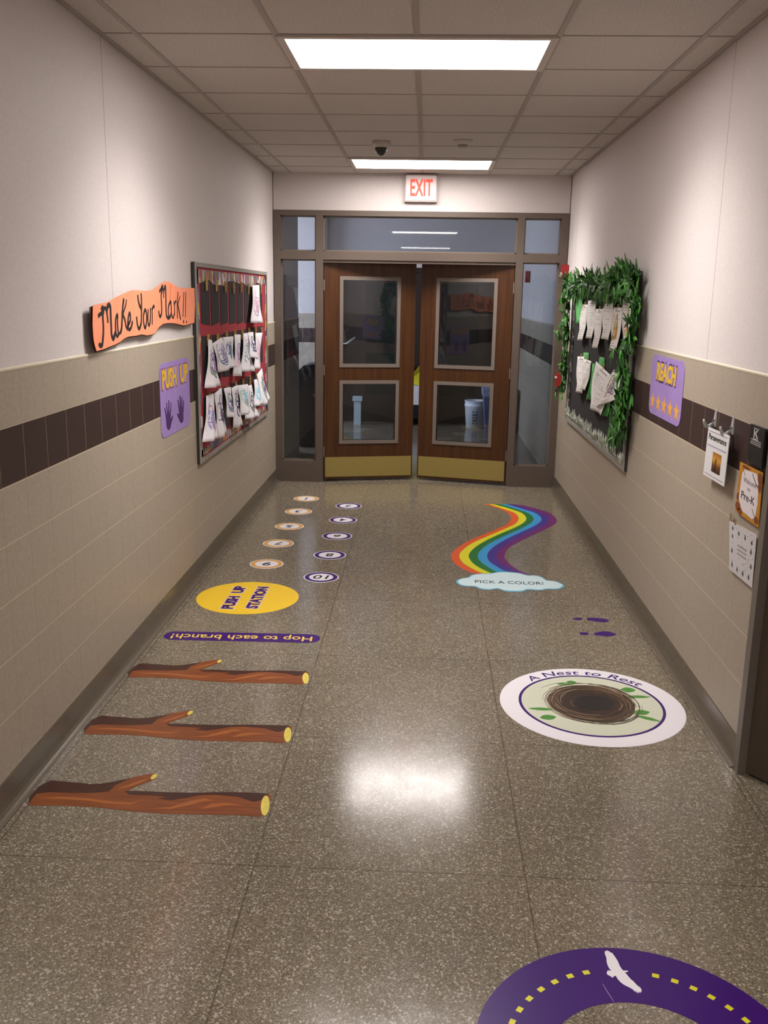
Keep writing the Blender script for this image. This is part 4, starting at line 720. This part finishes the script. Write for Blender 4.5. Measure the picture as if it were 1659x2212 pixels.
for (x, y) in ((.14, .86), (.38, .82), (.62, .80), (.86, .78), (.14, .70), (.86, .60), (.14, .12), (.36, .10), (.60, .10), (.84, .12), (.9, .34), (.12, .4)):
    h = rnd.uniform(.06, .1); w_ = rnd.uniform(.03, .045)
    for P in ([(x - w_, y), (x + w_, y), (x, y + h)], [(x - .008, y - .03), (x + .008, y - .03), (x + .008, y + .01), (x - .008, y + .01)]):
        V, F = prism(S, P, 0, .0008); b.add(V, F)
b.obj('plant_prints', cray('3d4a3c'), o)
for j, z in enumerate((.60, .52, .44)): b = MB(); ribbon(b, S, [(.34 + .36 * k / 16, z + (.018 if k % 2 else -.018)) for k in range(17)], .014, 0, .0008, sub=1); b.obj('caption_line', cray('8a8490'), o)
b = MB()
for k in range(26): x, y = rnd.uniform(.06, .92), rnd.uniform(.04, .95); ribbon(b, S, [(x, y), (x + .05, y + rnd.uniform(-.02, .02))], .01, 0, .0007, sub=1)
b.obj('fine_print', cray('8a8490'), o)
plates('tape', S, [[(.0, 1.0), (.10, 1.0), (.08, 1.16), (.03, 1.17)], [(.20, .97), (.26, .97), (.26, 1.08), (.21, 1.08)]], -.0005, .0008, mat('masking_tape', '8a7350', .6), o)

# ---------------- floor stickers ----------------
E0 = .0008
def disc(name, cx, cy, r_, d0, d1, mt, parent=None): return plate(name, FF, circ(cx, cy, r_, n=72), d0, d1, mt, parent)
for n, x, y in ((1, -.976, 3.895), (3, -.978, 3.375), (5, -.980, 2.850), (7, -.986, 2.320), (9, -.982, 1.775), (2, -.569, 3.638), (4, -.573, 3.112), (6, -.572, 2.583), (8, -.573, 2.043), (10, -.575, 1.504)):
    yl = n % 2 == 1
    o = disc('number_sticker', x, y, .116, 0, E0, M['vinylw']); tag(o, 'round white floor sticker with %s ring and number %d' % ('an orange' if yl else 'a purple', n), 'floor sticker', 'numbered dots on the floor')
    ring('colored_ring', FF, (x, y), .080, .108, E0, E0 * 2, M['vor' if yl else 'vpurp'], o, 64)
    s = str(n); hw = {1: .012, 10: .052}.get(n, .028)
    text('number', s, FF, x - hw, x + hw, y - .040, y + .040, E0, E0 * 2, M['vink'], o, bold=.01, ang=PI, shear=.15)
o = disc('push_up_sticker', -.975, 1.045, .311, 0, E0, M['vyel']); tag(o, 'round yellow floor sticker reading PUSH UP STATION', 'floor sticker')
for (s, xc, y0, y1) in (('PUSH', -1.058, .82, 1.055), ('UP', -1.058, 1.12, 1.255), ('STATION', -.915, .838, 1.258)):
    ym = (y0 + y1) / 2; hl = (y1 - y0) / 2; hh = .037
    text('lettering_outline', s, FF, xc - hl - .008, xc + hl + .008, ym - hh - .008, ym + hh + .008, E0, E0 * 2, M['outl'], o, bold=.09, ang=PI / 2)
    text('lettering', s, FF, xc - hl, xc + hl, ym - hh, ym + hh, E0 * 2, E0 * 3, M['vpurp'], o, bold=.05, ang=PI / 2)
ca = math.atan2(.022, .80)
def FH(a, b_, d): return Vector((-.880 + a * math.cos(ca) - b_ * math.sin(ca), .371 + a * math.sin(ca) + b_ * math.cos(ca), d))
o = plate('hop_sticker', FH, rrect(-.424, .424, -.064, .064, .062), 0, E0, M['vpurp']); tag(o, 'long purple floor sticker reading Hop to each branch! in yellow', 'floor sticker')
text('lettering', 'Hop to each branch!', FH, -.382, .382, -.046, .046, E0, E0 * 2, M['hopy'], o, bold=.01, ang=PI)
for k, (dy, lab) in enumerate(((0, 'brown branch floor sticker nearest the view'), (.562, 'brown branch floor sticker in the middle of the three'), (1.16, 'brown branch floor sticker closest to the purple hop sticker'))):
    fr = (lambda dy: (lambda a, b_, d: Vector((a, b_ + dy, d))))(dy)
    o = plate('branch_sticker', fr, LOG, 0, E0, M['log']); tag(o, lab, 'floor sticker', 'branch stickers on the floor')
    plates('bark_shading', fr, [LOGDARK, LOGDARK2], E0, E0 * 1.5, M['logd'], o); plates('bark_streak', fr, LOGHI, E0, E0 * 1.6, M['logh'], o)
    plate('cut_end', fr, circ(-.466, -1.314, .068, .0155, 28, 1.70), E0 * 1.5, E0 * 2.2, M['cut'], o); plate('twig_end', fr, circ(-.926, -1.140, .022, .010, 20, 1.5), E0 * 1.5, E0 * 2.2, M['cut'], o)
# rainbow and cloud
rw = empty('rainbow_sticker', (.75, 2.7, 0)); tag(rw, 'curving rainbow floor sticker with six coloured bands', 'floor sticker')
for k, n in enumerate(('orange', 'yellow', 'green', 'blue', 'indigo', 'violet')):
    A_ = smooth_line(RAIN[k], 4); B_ = smooth_line(RAIN[k + 1], 4); nn = len(A_); V = [Vector((p.x, p.y, 0)) for p in A_] + [Vector((p.x, p.y, 0)) for p in B_] + [Vector((p.x, p.y, E0)) for p in A_] + [Vector((p.x, p.y, E0)) for p in B_]
    F = []
    for i in range(nn - 1): F += [(i, i + 1, nn + i + 1, nn + i), (2 * nn + i, 2 * nn + i + 1, 3 * nn + i + 1, 3 * nn + i), (i, i + 1, 2 * nn + i + 1, 2 * nn + i), (nn + i, nn + i + 1, 3 * nn + i + 1, 3 * nn + i)]
    F += [(0, nn, 3 * nn, 2 * nn), (nn - 1, 2 * nn - 1, 4 * nn - 1, 3 * nn - 1)]
    bb_ = mesh_obj('rainbow_band', V, F, M['rb'][k], rw); bb_['label'] = n + ' band'
CL = [tuple(p) for p in smooth_line(CLOUD + [CLOUD[0]], 3)[:-1]]
o = plate('cloud_sticker', FF, CL, 0, E0 * 2, M['cyan']); tag(o, 'pale blue cloud floor sticker reading PICK A COLOR!', 'floor sticker')
cx, cy = .665, 1.53; plate('cloud_fill', FF, [(cx + (a - cx) * .965, cy + (b_ - cy) * .93) for a, b_ in CL], E0 * 2, E0 * 3, M['cloud'], o)
text('lettering', 'PICK A COLOR!', FF, .435, .88, 1.470, 1.530, E0 * 3, E0 * 4, M['vink'], o)
# footprints
for q, lab in ((0, 'purple shoe print floor sticker nearer the cloud'), (1, 'purple shoe print floor sticker nearer the nest circle')):
    o = plate('footprint_sticker', FF, [tuple(p) for p in smooth_line(FEET[q][1] + [FEET[q][1][0]], 3)[:-1]], 0, E0, M['vpurp']); tag(o, lab, 'floor sticker', 'purple footprints on the floor')
    plate('heel_print', FF, FEET[q][0], 0, E0, M['vpurp'], o)
# nest
nc = (.877, -.341)
o = disc('nest_sticker', *nc, .418, 0, E0, M['vinylw']); tag(o, 'large round white floor sticker with a brown bird nest, A Nest to Rest', 'floor sticker')
disc('sage_disc', *nc, .322, E0, E0 * 1.5, M['sage'], o); ring('purple_ring', FF, nc, .318, .331, E0, E0 * 2, M['vpurp'], o)
nb = disc('nest_print', nc[0], nc[1] + .012, .198, E0 * 1.5, E0 * 2, mat('nest_brown', '4a382c', .4, noise=.35, nscale=40), o)
plate('nest_hollow', FF, circ(nc[0] + .008, nc[1] + .02, .150, .145, 48), E0 * 2, E0 * 2.4, mat('nest_dark', '33241c', .4, noise=.3, nscale=30), nb)
plate('nest_hollow', FF, circ(nc[0] + .012, nc[1] + .015, .095, .085, 48), E0 * 2.4, E0 * 2.7, mat('nest_darkest', '201a1a', .4, noise=.2, nscale=30), nb)
rnd = random.Random(7); b = MB(); tw = [cray('8c7458'), cray('5f4836'), cray('2f221b'), cray('a89272')]
for k in range(170):
    r_ = rnd.choice((rnd.uniform(.15, .225), rnd.uniform(.17, .22), rnd.uniform(.07, .16))); a0 = rnd.uniform(0, 2 * PI); da = rnd.uniform(.4, 1.5); dr = rnd.uniform(-.02, .024); off = (rnd.uniform(-.012, .012), rnd.uniform(-.012, .012))
    P = [(nc[0] + off[0] + (r_ + dr * j / 6) * math.cos(a0 + da * j / 6), nc[1] + .012 + off[1] + (r_ + dr * j / 6) * math.sin(a0 + da * j / 6)) for j in range(7)]
    ribbon(b, FF, P, rnd.uniform(.0012, .003), E0 * 2.4, E0 * (2.7 + .003 * k), rnd.choice((0, 1, 1, 2, 2, 3) if r_ > .14 else (1, 2, 2)), 1, True)
b.obj('twig_print', tw, nb)
for (x, y, L, W_, a) in ((.785, -.122, .040, .016, -.15), (.823, -.098, .026, .024, 0), (1.082, -.165, .036, .034, 0), (1.112, -.242, .060, .018, .05), (1.090, -.412, .040, .032, .2), (1.105, -.472, .058, .018, -.5), (.640, -.412, .058, .018, -.02), (.660, -.496, .038, .030, .2)):
    P = [(L * (1 - 2 * k / 10), W_ * .8 * math.sin(PI * k / 10) ** .8) for k in range(11)]; P += [(p, -q) for p, q in P[-2:0:-1]]
    plate('leaf_print', FF, [(x + p * math.cos(a) - q * math.sin(a), y + p * math.sin(a) + q * math.cos(a)) for p, q in P], E0 * 1.5, E0 * 2.6, M['leafp'], o)
txt = 'A Nest to Rest'; V, F = text_flat(txt, .004, .15); x0 = min(v.x for v in V); x1 = max(v.x for v in V); O = []
for v in V:
    t = (v.x - x0) / (x1 - x0); a = math.radians(136 - 96 * t); rr = .343 + (v.y + .0) * .072
    O.append(Vector((nc[0] + rr * math.cos(a), nc[1] + rr * math.sin(a), E0 * 2 if v.z > 0 else E0)))
mesh_obj('lettering', O, F, M['vpurp'], o)
# road loop with bird
o = ring('road_loop_sticker', FF, (.656, -2.419), .249, .418, 0, E0, M['vpurp'], None, 128, (.658, -2.462)); tag(o, 'big purple ring floor sticker with yellow dashes and a white bird', 'floor sticker')
ds = [math.atan2(y + 2.437, x - .658) for x, y in DASH]; step = (ds[0] - ds[6]) / 6; 
a = ds[0] + step
while a < 2 * PI + ds[12] - step * .5: ds.append(a); a += step
for a in ds:
    c = (.658 + .343 * math.cos(a), -2.437 + .343 * math.sin(a)); plate('yellow_dash', FF, [(c[0] + p * math.cos(a + PI / 2) - q * math.sin(a + PI / 2), c[1] + p * math.sin(a + PI / 2) + q * math.cos(a + PI / 2)) for p, q in ((-.0095, -.0075), (.0095, -.0075), (.0095, .0075), (-.0095, .0075))], E0, E0 * 1.8, M['dash'], o)
plate('white_bird', FF, BIRD, E0, E0 * 1.8, M['vinylw'], o)
b = MB(); ribbon(b, FF, [(.601, -2.148), (.610, -2.182), (.619, -2.213)], .0018, E0, E0 * 1.5, 0, 2, True); b.obj('scratch', cray('a894c0'), o)
